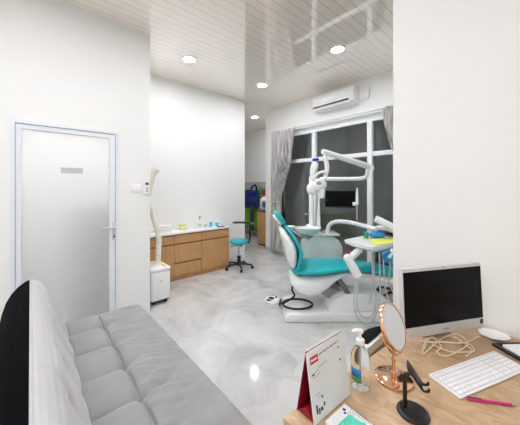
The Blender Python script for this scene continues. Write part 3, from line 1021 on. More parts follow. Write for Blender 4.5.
ep = [(SX0-0.001, SY0+(SY1-rr-SY0)*i/30, seat_h(SX0, SY0+(SY1-rr-SY0)*i/30)-rr-0.004) for i in range(31)]
obj('piping', MB().tube(ep, 0.005, 8), M['piping'], t)
# backrest: grey padded face and black shell
front = [(0.004, 0.822), (0.020, 0.824), (0.042, 0.814), (0.064, 0.795), (0.082, 0.768), (0.092, 0.735), (0.112, 0.67), (0.135, 0.60), (0.158, 0.53), (0.178, 0.465), (0.186, 0.42)]
fine = []
for (a, b) in zip(front[:-1], front[1:]):
    for k in range(6):
        s = k/6
        fine.append((a[0]*(1-s)+b[0]*s, a[1]*(1-s)+b[1]*s))
fine.append(front[-1])
rows = []
for i in range(NXs+1):
    x = SX0+0.012+(SX1-SX0-0.024)*i/NXs
    row = []
    q = cellq(x, 0.15)**0.8
    ex = min(x-SX0-0.012, SX1-0.012-x)
    for j, (y, z) in enumerate(fine):
        s = j/(len(fine)-1)
        puff = 0.0
        if s > 0.36:
            sv = (s-0.36)/0.64
            puff = 0.024*(q*min(1, sv*2.5)*(0.55+0.45*min(1, abs(sv-0.45)*4)))
            xn = -2.31-0.15+0.30*round((x+2.46)/0.30)
            puff -= 0.020*math.exp(-(((x-xn)/0.03)**2+((sv-0.45)/0.07)**2))
            puff += 0.005*noise.noise(Vector((x*8, s*7, 2.2)))
        if s < 0.3:
            puff += 0.004*(1-q)*(1-s/0.3)*-1
        puff -= 0.03*max(0, 1-ex/0.05)**2
        sink = 0.025*max(0, 1-ex/0.04)**2
        row.append((x, y+puff*0.93-0.3*sink*(s < 0.2), z+puff*0.3-sink*(1-s)))
    row.append((x, -0.03, 0.40))
    rows.append(row)
m_ = MB()
V = m_.grid(rows, wrap_v=True)
m_.bm.faces.new(V[0][::-1]); m_.bm.faces.new(V[-1])
obj('back_cushion', m_, M['velvet_lit'], t, ang=60)
shell = [(0.002, 0.818), (-0.03, 0.806), (-0.066, 0.775), (-0.10, 0.735), (-0.128, 0.68), (-0.15, 0.60), (-0.163, 0.52), (-0.165, 0.42), (-0.15, 0.33), (-0.05, 0.30), (-0.032, 0.40)]
obj('back_shell', MB().prism(shell, lambda p_, s: (s, p_[0], p_[1]), SX0, SX1, bev=0.008), M['black_fabric'], t, ang=30)
obj('piping', MB().tube([(SX0+0.012+(SX1-SX0-0.024)*i/40, 0.003, 0.821-0.02*max(0, 1-min(i, 40-i)/1.0)) for i in range(41)], 0.006, 8), M['velvet_lit'], t)
obj('frame', MB().span((SX0+0.06, -0.12, 0.14), (SX1-0.06, 0.70, 0.229), bev=0.01), M['black'], t)
obj('back_hinge', MB().span((SX0+0.10, -0.03, 0.2295), (SX1-0.10, 0.185, 0.30)), M['black'], t)
for x in (SX0+0.14, SX1-0.14):
    for y in (-0.05, 0.62):
        obj('leg', MB().lathe([(0, 0), (0.018, 0), (0.026, 0.14), (0, 0.14)], (x, y, 0), 14), M['chrome'], t)

# ================================================================== DENTAL CORNER (frame: right, away, up)
DC = 3.08
o_ = W(0.85, DC, 0)
t = thing('dental_chair', 'teal reclined dental chair with white shells on a white floor base', 'dental chair', o_, TH)
K = lambda: MB(MC)
# floor base
basep = [(0.30, 0.0), (0.27, 0.02), (0.30, 0.075), (0.36, 0.10), (0.80, 0.105), (1.55, 0.105), (1.60, 0.07), (1.60, 0.0)]
obj('base', K().prism(basep, lambda p_, s: (p_[0], s, p_[1]), 2.84, 3.36, bev=0.02), M['dental'], t, ang=30)
dome = [(0.76, 0.106)]
for i in range(13):
    a = PI-PI/2*i/12
    dome.append((1.02+0.26*math.cos(a), 0.106+0.195*math.sin(a)))
dome += [(1.36, 0.290), (1.48, 0.2), (1.52, 0.106)]
obj('base_hood', K().prism(dome, lambda p_, s: (p_[0], s, p_[1]), 2.87, 3.12, bev=0.018), M['dental'], t, ang=30)
# lifting arms
obj('lift_arm', K().prism([(0.62, 0.30), (0.72, 0.36), (1.20, 0.22), (1.30, 0.16), (1.16, 0.106), (0.98, 0.106)], lambda p_, s: (p_[0], s, p_[1]), 2.99, 3.30, bev=0.012), M['grey_plastic'], t)
obj('strut', K().tube([(0.86, 2.93, 0.50), (0.93, 2.93, 0.40), (1.01, 2.93, 0.27)], 0.028, 8), M['mid_grey'], t)
obj('strut', K().tube([(0.86, 3.24, 0.50), (0.93, 3.24, 0.40), (1.01, 3.24, 0.25)], 0.028, 8), M['mid_grey'], t)
# seat shell (deep white bowl under the seat)
obj('seat_shell', K().loft([(0.375, 0.50, 0.10, 0.03), (0.40, 0.445, 0.19, 0.075), (0.46, 0.40, 0.225, 0.115), (0.55, 0.375, 0.24, 0.135), (0.64, 0.385, 0.235, 0.125), (0.74, 0.425, 0.22, 0.09), (0.84, 0.47, 0.2, 0.052), (0.96, 0.51, 0.17, 0.03), (1.2, 0.50, 0.16, 0.022), (1.55, 0.455, 0.14, 0.018), (1.60, 0.45, 0.08, 0.01)], DC, 32, 3.0), M['dental'], t, ang=60)
# seat upholstery
obj('seat', K().loft([(0.355, 0.545, 0.06, 0.015), (0.365, 0.548, 0.14, 0.032), (0.395, 0.55, 0.205, 0.043), (0.46, 0.552, 0.25, 0.048), (0.56, 0.555, 0.268, 0.048), (0.70, 0.56, 0.265, 0.047), (0.82, 0.572, 0.25, 0.042), (0.95, 0.582, 0.228, 0.036), (1.08, 0.578, 0.215, 0.033), (1.22, 0.56, 0.208, 0.033), (1.38, 0.53, 0.205, 0.034), (1.55, 0.50, 0.198, 0.034), (1.66, 0.482, 0.17, 0.032), (1.71, 0.475, 0.12, 0.024), (1.725, 0.473, 0.05, 0.01)], DC, 40, 2.7), M['teal'], t, ang=70)
# back: white shell behind, teal pad in front (towards the seat)
back_c = [(0.44, 0.60), (0.455, 0.68), (0.458, 0.76), (0.44, 0.83), (0.40, 0.90), (0.35, 0.975), (0.305, 1.03), (0.285, 1.055)]
bw = [0.17, 0.225, 0.24, 0.24, 0.225, 0.20, 0.17, 0.12]
bt = [0.018, 0.024, 0.026, 0.026, 0.024, 0.022, 0.02, 0.012]
obj('backrest', K().loft([(c[0], c[1], w, th) for c, w, th in zip(back_c, bw, bt)], DC, 36, 3.0), M['teal'], t, ang=70)
sh = [(0.39, 0.555, 0.13, 0.02), (0.378, 0.61, 0.20, 0.045), (0.366, 0.69, 0.225, 0.066), (0.358, 0.77, 0.228, 0.072), (0.336, 0.845, 0.222, 0.066), (0.300, 0.915, 0.205, 0.055), (0.262, 0.98, 0.18, 0.04), (0.238, 1.02, 0.14, 0.026), (0.228, 1.035, 0.08, 0.008)]
obj('back_shell', K().loft(sh, DC, 36, 3.0), M['dental'], t, ang=70)
obj('headrest_bar', K().tube([(0.262, DC, 1.0), (0.235, DC, 1.08)], 0.022, 10), M['chrome'], t)
obj('headrest', K().loft([(0.292, 1.062, 0.05, 0.01), (0.283, 1.075, 0.11, 0.024), (0.258, 1.105, 0.14, 0.034), (0.226, 1.145, 0.145, 0.036), (0.196, 1.18, 0.135, 0.032), (0.178, 1.20, 0.10, 0.02), (0.172, 1.206, 0.05, 0.008)], DC, 30, 2.6), M['teal'], t, ang=70)
obj('headrest_shell', K().loft([(0.25, 1.058, 0.08, 0.012), (0.225, 1.085, 0.115, 0.022), (0.196, 1.12, 0.12, 0.024), (0.168, 1.155, 0.11, 0.02), (0.156, 1.17, 0.06, 0.008)], DC, 26, 2.6), M['dental'], t, ang=70)
obj('arm_bracket', K().tube([(0.42, 2.83, 0.60), (0.44, 2.82, 0.70), (0.46, 2.83, 0.78)], 0.02, 10, smooth=4), M['teal'], t)

# foot pedal
pc = onz(272.5, 301, 0.0)
pw = W(pc.x, pc.y, 0)
t = thing('foot_pedal', 'white round foot pedal with black pads on the floor', 'foot pedal', pw, TH)
obj('pedal_body', K().lathe([(0, 0), (0.098, 0), (0.103, 0.012), (0.095, 0.03), (0.07, 0.048), (0.035, 0.056), (0, 0.058)], (pc.x, pc.y, 0), 32), M['dental'], t)
def pad(cx, cy, rx, ry, name='pad'):
    P = []
    for i in range(4):
        r = i/3
        P.append([(pc.x+cx+rx*r*math.cos(2*PI*k/20), pc.y+cy+ry*r*math.sin(2*PI*k/20), 0) for k in range(20)])
    def hz(x, y):
        rr_ = math.hypot(x-pc.x, y-pc.y)
        return 0.061-0.028*min(1, rr_/0.09)**2
    m_ = K()
    m_.grid([[(x, y, hz(x, y)) for (x, y, _) in row] for row in P[1:]], wrap_v=True)
    cv = m_.bm.verts.new((pc.x+cx, pc.y+cy, hz(pc.x+cx, pc.y+cy)+0.004))
    m_.bm.verts.ensure_lookup_table()
    for k in range(20):
        m_.bm.faces.new((m_.bm.verts[k], m_.bm.verts[(k+1) % 20], cv))
    obj(name, m_, M['black_soft'], t, solid=0.006)
pad(-0.03, -0.045, 0.05, 0.035, 'tread_pad')
pad(0.01, 0.055, 0.018, 0.018, 'button')
pad(0.055, 0.03, 0.016, 0.016, 'button')
pad(0.045, -0.015, 0.016, 0.016, 'button')
pad(-0.035, 0.04, 0.014, 0.01, 'button')
# pedal hose with a loop
lc = Vector((0.44, 3.02, 0.118))
pts = [Vector((pc.x+0.10, pc.y, 0.02)), Vector((pc.x+0.15, pc.y+0.01, 0.018)), Vector((0.262, 3.19, 0.05))]
pts = [Vector((pc.x+0.11, pc.y, 0.02)), Vector((0.245, 3.25, 0.02)), Vector((0.262, 3.12, 0.10))]
for k in range(14):
    a = PI*0.85+2*PI*k/12
    pts.append(lc+Vector((0.17*math.cos(a), 0.12*math.sin(a), 0.005+0.0014*k)))
pts += [Vector((0.42, 3.17, 0.16)), Vector((0.40, 3.22, 0.22)), Vector((0.42, 3.20, 0.31))]
tag(obj('pedal_hose', K().tube(pts, 0.012, 10, smooth=6), M['black_soft']), 'black pedal hose coiled in a loop on the chair base', 'hose')

# spittoon unit behind the chair
UD = 3.72
def LU(px, py, d=UD):
    return L(px, py, d)
uo = LU(320, 250)
t = thing('spittoon_unit', 'pale green white dental unit with rinsing bowl behind the chair', 'dental unit', W(uo.x, UD, 0), TH)
bodyp = []
for i in range(25):
    a = PI-PI*i/24
    bodyp.append((uo.x+0.01+0.265*math.cos(a)*1.0, 0.60+0.24*math.sin(a)**0.8 if math.sin(a) > 0 else 0.60))
bodyp += [(uo.x+0.24, 0.25), (uo.x+0.18, 0.02), (uo.x-0.18, 0.02), (uo.x-0.22, 0.25)]
obj('unit_body', K().prism(bodyp, lambda p_, s: (p_[0], s, p_[1]), UD-0.15, UD+0.17, bev=0.03), M['unit'], t, ang=30)
obj('unit_base', K().span((uo.x-0.2, UD-0.14, 0.0), (uo.x+0.2, UD+0.16, 0.022)), M['grey_plastic'], t)
led = LU(321, 234)
obj('ledge', K().box((led.x, UD-0.02, 0.84), (0.44, 0.34, 0.03), bev=0.013), M['spit'], t)
bc = LU(308, 233, 3.55)
bc.z = 0.838
obj('bowl', K().lathe([(0, 0.0), (0.05, 0.0), (0.10, 0.03), (0.135, 0.075), (0.145, 0.10), (0.137, 0.102), (0.125, 0.075), (0.09, 0.04), (0.04, 0.02), (0, 0.02)], (bc.x, 3.58, bc.z), 36, sx=1.32), M['spit'], t)
obj('bowl_bracket', K().box((bc.x-0.02, 3.62, 0.82), (0.12, 0.10, 0.07), bev=0.02), M['grey_plastic'], t)
bp_ = LU(309, 226, 3.78)
obj('pole_foot', K().lathe([(0, 0), (0.075, 0.0), (0.08, 0.03), (0.065, 0.075), (0.042, 0.10), (0, 0.10)], (bp_.x+0.015, 3.78, 0.856), 24), M['dental'], t)
obj('main_pole', K().lathe([(0, 0.956), (0.036, 0.956), (0.036, 1.64), (0.028, 1.66), (0, 1.66)], (bp_.x+0.035, 3.78, 0), 20), M['dental'], t)
obj('tap', K().tube([(bp_.x-0.005, 3.75, 1.10), (bp_.x-0.045, 3.73, 1.115), (bp_.x-0.075, 3.72, 1.10)], 0.010, 8, smooth=4), M['chrome'], t)
obj('side_dish', K().lathe([(0, 0), (0.06, 0), (0.075, 0.03), (0.07, 0.03), (0.055, 0.008), (0, 0.008)], (LU(290, 227, 3.6).x, 3.6, 0.925), 24), M['spit'], t)
obj('dish_arm', K().tube([(LU(290, 227, 3.6).x, 3.6, 0.924), (bc.x-0.1, 3.64, 0.82), (bc.x, 3.66, 0.80)], 0.014, 8), M['dental'], t)
# red-capped cup filler
cf = LU(318, 231, 3.6)
obj('cup_filler', K().lathe([(0, 0), (0.03, 0), (0.035, 0.05), (0.02, 0.07), (0, 0.07)], (cf.x, 3.6, 0.856), 20), M['dental'], t)
obj('red_cap', K().box((cf.x+0.035, 3.57, 0.90), (0.05, 0.03, 0.022), bev=0.006), M['label_red'], t)
# swing arm to the instrument table
sa_ = [LU(327, 240, 3.62), LU(327.5, 231, 3.60), LU(330, 224.5, 3.57), LU(337, 221.5, 3.52), LU(350, 222.5, 3.42), LU(364, 226, 3.3), LU(377, 229.5, 3.18)]
obj('swing_arm', K().tube(sa_, 0.028, 14, smooth=6), M['dental'], t)

# dental lamp: slim post, elbow arm, spring arm, lamp head
lp0 = LU(318.8, 229, 3.66)
t = thing('dental_lamp', 'white jointed dental lamp arm with looped lamp head', 'dental lamp', W(lp0.x, 3.66, 0.856), TH)
obj('lamp_post', K().lathe([(0, 0.857), (0.034, 0.857), (0.028, 0.90), (0.022, 1.0), (0.016, 1.25), (0.015, 1.50), (0.018, 1.59), (0, 1.59)], (lp0.x, 3.66, 0), 18), M['dental'], t)
e0 = L(319.5, 179, 3.66)
arm = [e0, L(335, 179, 3.62), L(355, 178.8, 3.52), L(363, 178.2, 3.48), L(366.5, 176, 3.46), L(367.6, 171, 3.45), L(367.6, 167, 3.45)]
obj('elbow_arm', K().tube(arm, 0.027, 14, smooth=4), M['dental'], t)
j0 = L(370.5, 167, 3.45)
j1 = L(322.5, 151.5, 3.15)
obj('joint', K().tube([L(371, 168, 3.40), L(371, 168, 3.52)], 0.040, 16), M['dental'], t)
obj('spring_arm', K().tube([j0, j0+(j1-j0)*0.02, j0+(j1-j0)*0.98, j1], [0.035, 0.040, 0.036, 0.032], 12), M['dental'], t)
k1 = L(325.6, 154, 3.15)
obj('drop_link', K().tube([L(324.5, 152, 3.15), L(325.2, 158, 3.15), L(327.0, 166, 3.14), L(326.6, 172, 3.12), L(324.5, 177, 3.12)], [0.018, 0.024, 0.030, 0.026, 0.020], 12, smooth=4), M['dental'], t)
hc = L(317.5, 186, 3.10)
hd = obj('lamp_head', K().ball(hc+Vector((0, 0, 0.0)), (0.115, 0.08, 0.085), rot=Matrix.Rotation(R_(-22), 3, 'Y'), n=28), M['dental'], t)
obj('lamp_cup', K().ball(L(311, 189, 3.07), (0.055, 0.05, 0.068), n=20), M['dental'], hd)
obj('lamp_snout', K().tube([L(321, 190, 3.08), L(321.5, 194, 3.07), L(321.8, 198, 3.07)], [0.048, 0.04, 0.03], 16), M['dental'], hd)
obj('lens', K().ball(L(319, 183.5, 3.03), (0.035, 0.012, 0.025), n=16), M['grey_plastic'], hd)
lp = [L(313, 181, 3.06), L(315, 176.5, 3.05), L(320, 172.5, 3.05), L(325, 172.0, 3.06), L(326.3, 175.5, 3.07), L(323, 180, 3.06)]
obj('handle', K().tube(lp, 0.017, 10, smooth=5), M['dental'], hd)
obj('rear_handle', K().tube([L(313.5, 181, 3.16), L(312.5, 173, 3.17), L(314.5, 166, 3.17), L(316.6, 162.5, 3.17)], [0.02, 0.034, 0.046, 0.03], 14, smooth=4), M['dental'], hd)
obj('blue_cover', K().box(L(315.6, 159.6, 3.17), (0.075, 0.05, 0.032), bev=0.008, rot=Matrix.Rotation(R_(-6), 3, 'Y')), M['deep_blue'], hd)

# monitor on its own slim post
md = 3.55
mc_ = L(340, 199, md)
pst = L(357, 223, 3.40)
t = thing('patient_monitor', 'small black flat monitor on a slim post in front of the window', 'monitor', W(pst.x, 3.40, pst.z), TH)
rotm = Matrix.Rotation(R_(-14), 3, 'Z')
obj('casing', K().box(mc_, (0.40, 0.030, 0.235), bev=0.008, rot=rotm), M['black'], t)
obj('screen', K().box(mc_+rotm @ Vector((0, -0.0155, 0.003)), (0.375, 0.003, 0.205), rot=rotm), M['screen'], t)
pt = L(357, 188, 3.40)
obj('post', K().tube([(pst.x, 3.40, pst.z+0.035), (pst.x, 3.40, 1.27)], 0.010, 10), M['chrome'], t)
obj('post_tip', K().tube([(pst.x, 3.40, 1.27), (pst.x+0.002, 3.40, 1.36), (pst.x, 3.40, 1.49)], [0.022, 0.017, 0.009], 12), M['dental'], t)
obj('bracket', K().box((pst.x-0.02, 3.43, 1.275), (0.05, 0.05, 0.05), bev=0.01), M['dental'], t)

# instrument table over the chair's foot end
TD = 2.82
tz = 0.90
to = L(372, 244, TD)
t = thing('instrument_table', 'white instrument table with hanging hoses over the chair foot end', 'instrument table', W(to.x, TD, tz), TH)
ea, eb = Vector((0.83, 0.56)), Vector((0.53, -0.85))
tip = Vector((0.915, 2.83))
outl = []
for (a_, b_) in ((0.0, 0.05), (0.012, 0.012), (0.06, 0.0), (0.25, -0.005), (0.50, 0.0), (0.56, 0.02), (0.57, 0.07), (0.57, 0.28), (0.55, 0.34), (0.48, 0.36), (0.20, 0.36), (0.06, 0.35), (0.015, 0.33), (0.0, 0.28), (-0.004, 0.16)):
    v_ = tip+ea*a_+eb*b_
    outl.append((v_.x, v_.y))
sm = []
for i in range(len(outl)):
    p0, p1, p2, p3 = [Vector(outl[(i+k) % len(outl)]) for k in (-1, 0, 1, 2)]
    for k in range(5):
        s = k/5
        q = 0.5*((2*p1)+(p2-p0)*s+(2*p0-5*p1+4*p2-p3)*s*s+(3*p1-p0-3*p2+p3)*s**3)
        sm.append((q.x, q.y))
def tabz(u, v, z):
    return Vector((u, v, z+0.03*(v-2.8)))
obj('table_top', K().prism(sm, lambda p_, s: tabz(p_[0], p_[1], s), tz-0.016, tz+0.012, bev=0.010), M['dental'], t, ang=50)
obj('table_rim', K().tube([tabz(p_[0], p_[1], tz+0.012) for p_ in sm], 0.007, 6, closed=True), M['dental'], t)
m_ = K()
V = m_.grid([[tabz(1.27+(a-1.27)*k, 2.80+(b-2.80)*k, tz+z) for a, b in sm] for k, z in ((0.95, -0.0165), (0.88, -0.030), (0.76, -0.050), (0.60, -0.066), (0.52, -0.07))], wrap_v=True)
m_.bm.faces.new(V[0][::-1]); m_.bm.faces.new(V[-1])
obj('table_underside', m_, M['dental'], t, ang=60)
h0, h1, h2_ = Vector((1.06, 2.74, tz-0.065)), L(347.5, 258, 2.66), L(358, 276, 2.62)
obj('handle_arm', K().tube([h0, h1+Vector((0.03, 0, 0.005)), h1], [0.035, 0.038, 0.040], 14), M['dental'], t)
obj('handpiece_holder', K().tube([h1+Vector((-0.005, 0, 0.02)), h1+(h2_-h1)*0.5, h2_, h2_+Vector((0.004, 0, -0.008))], [0.043, 0.046, 0.046, 0.034], 16), M['dental'], t)
obj('arm_joint', K().ball(h1, 0.044, n=16), M['dental'], t)
for k, px in enumerate((346, 349.5)):
    q = L(px, 255, 2.66)
    obj('red_tip', K().tube([q, q+Vector((-0.006, 0, 0.055))], [0.007, 0.004], 8), M['label_red'], t)
hz_ = h2_+Vector((0, 0, -0.01))
hose = [
    [hz_, L(357.5, 290, 2.62), L(357, 305, 2.63), L(361, 315, 2.68), L(368, 318, 2.74), L(374, 313, 2.80), L(376, 300, 2.80), L(374.5, 280, 2.78), L(374, 255, 2.76)],
    [hz_+Vector((-0.012, 0.01, 0)), L(355, 290, 2.64), L(354.5, 303, 2.64), L(357, 317, 2.68), L(365, 323.5, 2.72), L(374, 319, 2.78), L(379.5, 300, 2.76), L(380, 278, 2.74), L(379, 253, 2.72)],
    [L(372, 253, 2.74), L(372.5, 270, 2.74), L(373, 285, 2.76), L(371.5, 297, 2.80), L(369, 303, 2.86)],
    [L(383, 252, 2.72), L(384, 272, 2.72), L(386, 292, 2.74), L(392, 303, 2.78), L(400, 300, 2.84)],
    [L(389.5, 252, 2.72), L(390, 268, 2.72), L(389, 282, 2.74), L(393, 292, 2.80)],
]
for hh in hose:
    obj('hose', K().tube(hh, 0.0075, 8, smooth=6), M['hose'], t)
# blue ring holder at the table edge
q = L(388, 256, 2.58)
ring = [q+Vector((0.042*math.cos(a), 0.0, 0.042*math.sin(a))) for a in [R_(60+30*i) for i in range(9)]]
obj('blue_holder', K().tube(ring, 0.016, 10, smooth=3), M['blue'], t)
obj('holder_stem', K().tube([q+Vector((0.06, 0.02, 0.06)), q+Vector((0.02, 0, 0.0)), q+Vector((0.01, 0, -0.02))], [0.022, 0.018, 0.014], 10), M['dental'], t)
# upper arm that carries the table: comes down from behind the desk wall
ua = [L(375, 218.5, 2.96), L(384, 222.5, 2.90), L(400, 230.5, 2.84)]
ua[2].z = 1.02
obj('upper_arm', K().tube([ua[0], ua[0]+(ua[2]-ua[0])*0.02, ua[2]], [0.034, 0.041, 0.041], 14), M['dental'], t)
obj('arm_post', K().tube([ua[2]+Vector((0.0, 0, 0.02)), Vector((ua[2].x, ua[2].y, tz+0.012))], 0.036, 14), M['dental'], t)
obj('arm_link', K().tube([L(376.5, 229.5, 3.16), L(379, 227.5, 3.06), L(388, 229, 2.95), ua[2]+Vector((0, 0.02, -0.02))], 0.028, 12, smooth=4), M['dental'], t)
# things on the table
def onT(u, v, h=0.0):
    return tabz(u, v, tz+0.0125+h)
P_ = [(1.17, 2.62), (1.42, 2.72), (1.52, 2.96), (1.20, 2.86)]
m_ = K().prism(P_, lambda p_, s: onT(p_[0], p_[1], s)+Vector((0, 0, 0.004*math.sin(p_[0]*20))), 0.006, 0.009)
pap = tag(obj('yellow_sheet', m_, M['yellow']), 'yellow-green paper sheet spread on the instrument table', 'paper')
pk = L(379, 234, 2.92)
t = thing('blue_pouch', 'crumpled blue pouch on the far side of the instrument table', 'pouch', W(1.345, 2.95, tz+0.017), TH)
rows = []
for i in range(13):
    row = []
    for k in range(22):
        a = 2*PI*k/22
        s = -PI/2+PI*i/12
        rr_ = 1+0.22*noise.noise(Vector((math.cos(a)*2, math.sin(a)*2, i*0.5)))
        row.append(Vector((1.345+0.095*math.cos(s)*math.cos(a)*rr_, 2.95+0.055*math.cos(s)*math.sin(a)*rr_, tz+0.055+0.035*math.sin(s)*rr_)))
    rows.append(row)
m_ = K(); m_.grid(rows, wrap_v=True)
obj('pouch_body', m_, M['blue'], t, ang=80)
obj('pouch_tie', K().tube([(1.43, 2.95, tz+0.06), (1.47, 2.95, tz+0.066), (1.52, 2.94, tz+0.05)], [0.02, 0.012, 0.022], 10, smooth=3), M['black'], t)
gp = Vector((1.215, 2.95, tz+0.017))
t = thing('teal_jar', 'small teal jar beside the blue pouch on the instrument table', 'jar', W(gp.x, gp.y, gp.z), TH)
obj('jar_body', K().lathe([(0, 0), (0.026, 0), (0.028, 0.05), (0, 0.05)], gp, 18), M['green'], t)
obj('lid', K().lathe([(0.029, 0.0505), (0.029, 0.066), (0, 0.068)], gp, 18), M['teal'], t)

# ================================================================== DESK
DZT = 0.75
dx0, dx1, dy0, dy1 = -0.574, 1.25, 0.615, 1.805
t = thing('desk', 'large light oak desk against the white wall', 'desk', ((dx0+dx1)/2, (dy0+dy1)/2, 0))
obj('desk_top', MB().prism([(dx0-0.004, dy0), (dx1, dy0), (dx1, dy1), (dx0+0.115, dy1)], lambda p_, s: (p_[0], p_[1], s), DZT-0.036, DZT, bev=0.002), M['desk_top'], t)
obj('side_panel', MB().prism([(dx0+0.03, dy0+0.06), (dx0+0.06, dy0+0.06), (dx0+0.165, dy1-0.02), (dx0+0.135, dy1-0.02)], lambda p_, s: (p_[0], p_[1], s), 0, DZT-0.037), M['desk_side'], t)
obj('side_panel', MB().span((dx1-0.06, dy0+0.06, 0), (dx1-0.03, dy1-0.02, DZT-0.037)), M['desk_side'], t)
obj('back_panel', MB().span((dx0+0.17, dy1-0.05, 0.3), (dx1-0.061, dy1-0.03, DZT-0.037)), M['desk_side'], t)

# desk calendar (tent)
A0, B0 = onz(315, 427, DZT), onz(350.5, 395, DZT)
e1 = (B0-A0); e1.z = 0
wid = e1.length
e1.normalize()
e2 = Vector((-e1.y, e1.x, 0))       # away from the viewer
if e2.y < 0:
    e2 = -e2
hgt, dep = 0.214, 0.078
t = thing('desk_calendar', 'white tent calendar with crimson sides at the desk corner', 'calendar', W(*(A0+e1*wid/2+e2*dep/2)), TH)
def CP(s, v, z):
    return A0+e1*s+e2*v+Vector((0, 0, z))
th = 0.0022
def slab(m_, a, b, s0, s1, th):
    n_ = Vector((b[1]-a[1], -(b[0]-a[0]))).normalized()*th
    m_.prism([(a[0], a[1]), (b[0], b[1]), (b[0]+n_[0], b[1]+n_[1]), (a[0]+n_[0], a[1]+n_[1])], lambda p_, s: CP(s, p_[0], p_[1]), s0, s1)
    return m_
apex = dep*0.50
obj('stand_card', slab(slab(K(), (0.004, 0.0), (apex, hgt), 0, wid, 0.002), (apex, hgt), (dep, 0.0), 0, wid, 0.002), M['crimson'], t)
obj('foot_card', K().prism([(0.006, 0.002), (dep-0.003, 0.002), (dep-0.003, 0.004), (dep*0.55, 0.028), (dep*0.45, 0.028), (0.006, 0.004)], lambda p_, s: CP(s, p_[0], p_[1]), 0.004, wid-0.004), M['crimson'], t)
fn = Vector((apex-0.004, hgt))
def FP(s, f, off):         # point on the front face: s along, f = 0..1 up the slope
    nn = Vector((-fn.y, fn.x)).normalized()
    v, z = 0.004+fn.x*f, fn.y*f
    return CP(s, v+nn.x*off, z+nn.y*off)
def face_quad(m_, s0, s1, f0, f1, o0, o1):
    m_.prism([(s0, f0), (s1, f0), (s1, f1), (s0, f1)], lambda p_, s: FP(p_[0], p_[1], s), o0, o1)
    return m_
obj('page', face_quad(K(), -0.001, wid+0.001, 0.01, 0.985, 0.0004, 0.004), M['page'], t)
bind = K()
for i in range(22):
    s = 0.008+(wid-0.016)*i/21
    bind.tube([FP(s, 0.96, 0.005), FP(s, 1.01, 0.006), CP(s, apex+0.003, hgt+0.004), CP(s, apex+0.006, hgt-0.006)], 0.0009, 5)
obj('binding', bind, M['paper'], t)
obj('header_block', face_quad(K(), 0.012, 0.052, 0.80, 0.90, 0.004, 0.0045), M['label_red'], t)
hl = K()
for i in range(6):
    face_quad(hl, 0.016+0.0055*i, 0.020+0.0055*i, 0.835, 0.87-0.012*(i % 2), 0.0045, 0.0049)
obj('header_mark', hl, M['paper'], t)
pr = K()
for i in range(16):
    face_quad(pr, 0.058+0.0068*i, 0.063+0.0068*i-0.001*(i % 3), 0.865+0.0012*i, 0.885+0.0012*i+0.006*(i % 2), 0.004, 0.0044)
for (s, f_, n_) in ((0.02, 0.66, 5), (0.05, 0.70, 7), (0.02, 0.60, 6), (0.02, 0.36, 4), (0.03, 0.32, 3)):
    p2_ = K()
    for i in range(n_):
        face_quad(p2_, s+0.006*i, s+0.0048+0.006*i, f_+0.004*i, f_+0.008+0.004*i, 0.004, 0.0044)
    obj('lettering', p2_, M['ink'], t)
obj('lettering', pr, M['ink'], t)
for (s, f_, w_, h_) in ((0.012, 0.64, 0.014, 0.02), (0.158, 0.80, 0.012, 0.016), (0.160, 0.60, 0.012, 0.02), (0.015, 0.12, 0.008, 0.12), (0.026, 0.10, 0.007, 0.08), (0.036, 0.12, 0.012, 0.05), (0.052, 0.16, 0.008, 0.05), (0.046, 0.28, 0.008, 0.03)):
    obj('printed_figure', face_quad(K(), s, s+w_, f_, f_+h_, 0.004, 0.0044), M['ink_dark'], t)

# hand sanitiser bottle
bpnt = onz(360.3, 386.0, DZT)
bpt = (bpnt.x, bpnt.y, DZT+0.0005)
t = thing('sanitizer_bottle', 'clear pump bottle of hand gel beside the desk calendar', 'bottle', W(*bpt), TH)
obj('bottle_body', K().lathe([(0, 0), (0.030, 0), (0.0345, 0.006), (0.0345, 0.105), (0.031, 0.125), (0.018, 0.145), (0.013, 0.15), (0.013, 0.158), (0, 0.158)], bpt, 32), M['clear'], t)
obj('cap', K().lathe([(0.0155, 0.1585), (0.0155, 0.176), (0.010, 0.180), (0, 0.180)], bpt, 20), M['plastic'], t)
q = Vector(bpt)
pm = K().lathe([(0, 0.180), (0.0045, 0.180), (0.0045, 0.200), (0.011, 0.202), (0.011, 0.210), (0, 0.211)], bpt, 16)
pm.tube([q+Vector((0.006, 0, 0.207)), q+Vector((-0.018, -0.004, 0.212)), q+Vector((-0.036, -0.008, 0.210))], [0.0085, 0.0075, 0.005], 10)
obj('pump', pm, M['plastic'], t)
obj('dip_tube', K().tube([q+Vector((0, 0, 0.012)), q+Vector((0, 0, 0.157))], 0.0022, 6), M['hose'], t)
def wrap(m_, a0, a1, z0, z1, r):
    rows = []
    for k in range(13):
        a = R_(a0+(a1-a0)*k/12)
        rows.append([q+Vector((r*math.cos(a), r*math.sin(a), z0)), q+Vector((r*math.cos(a), r*math.sin(a), z1))])
    m_.grid(rows)
    return m_
obj('blue_label', wrap(K(), 185, 255, 0.050, 0.082, 0.0352), M['label_blue'], t, solid=0.0005)
obj('green_label', wrap(K(), 185, 255, 0.034, 0.049, 0.0352), M['label_green'], t, solid=0.0005)

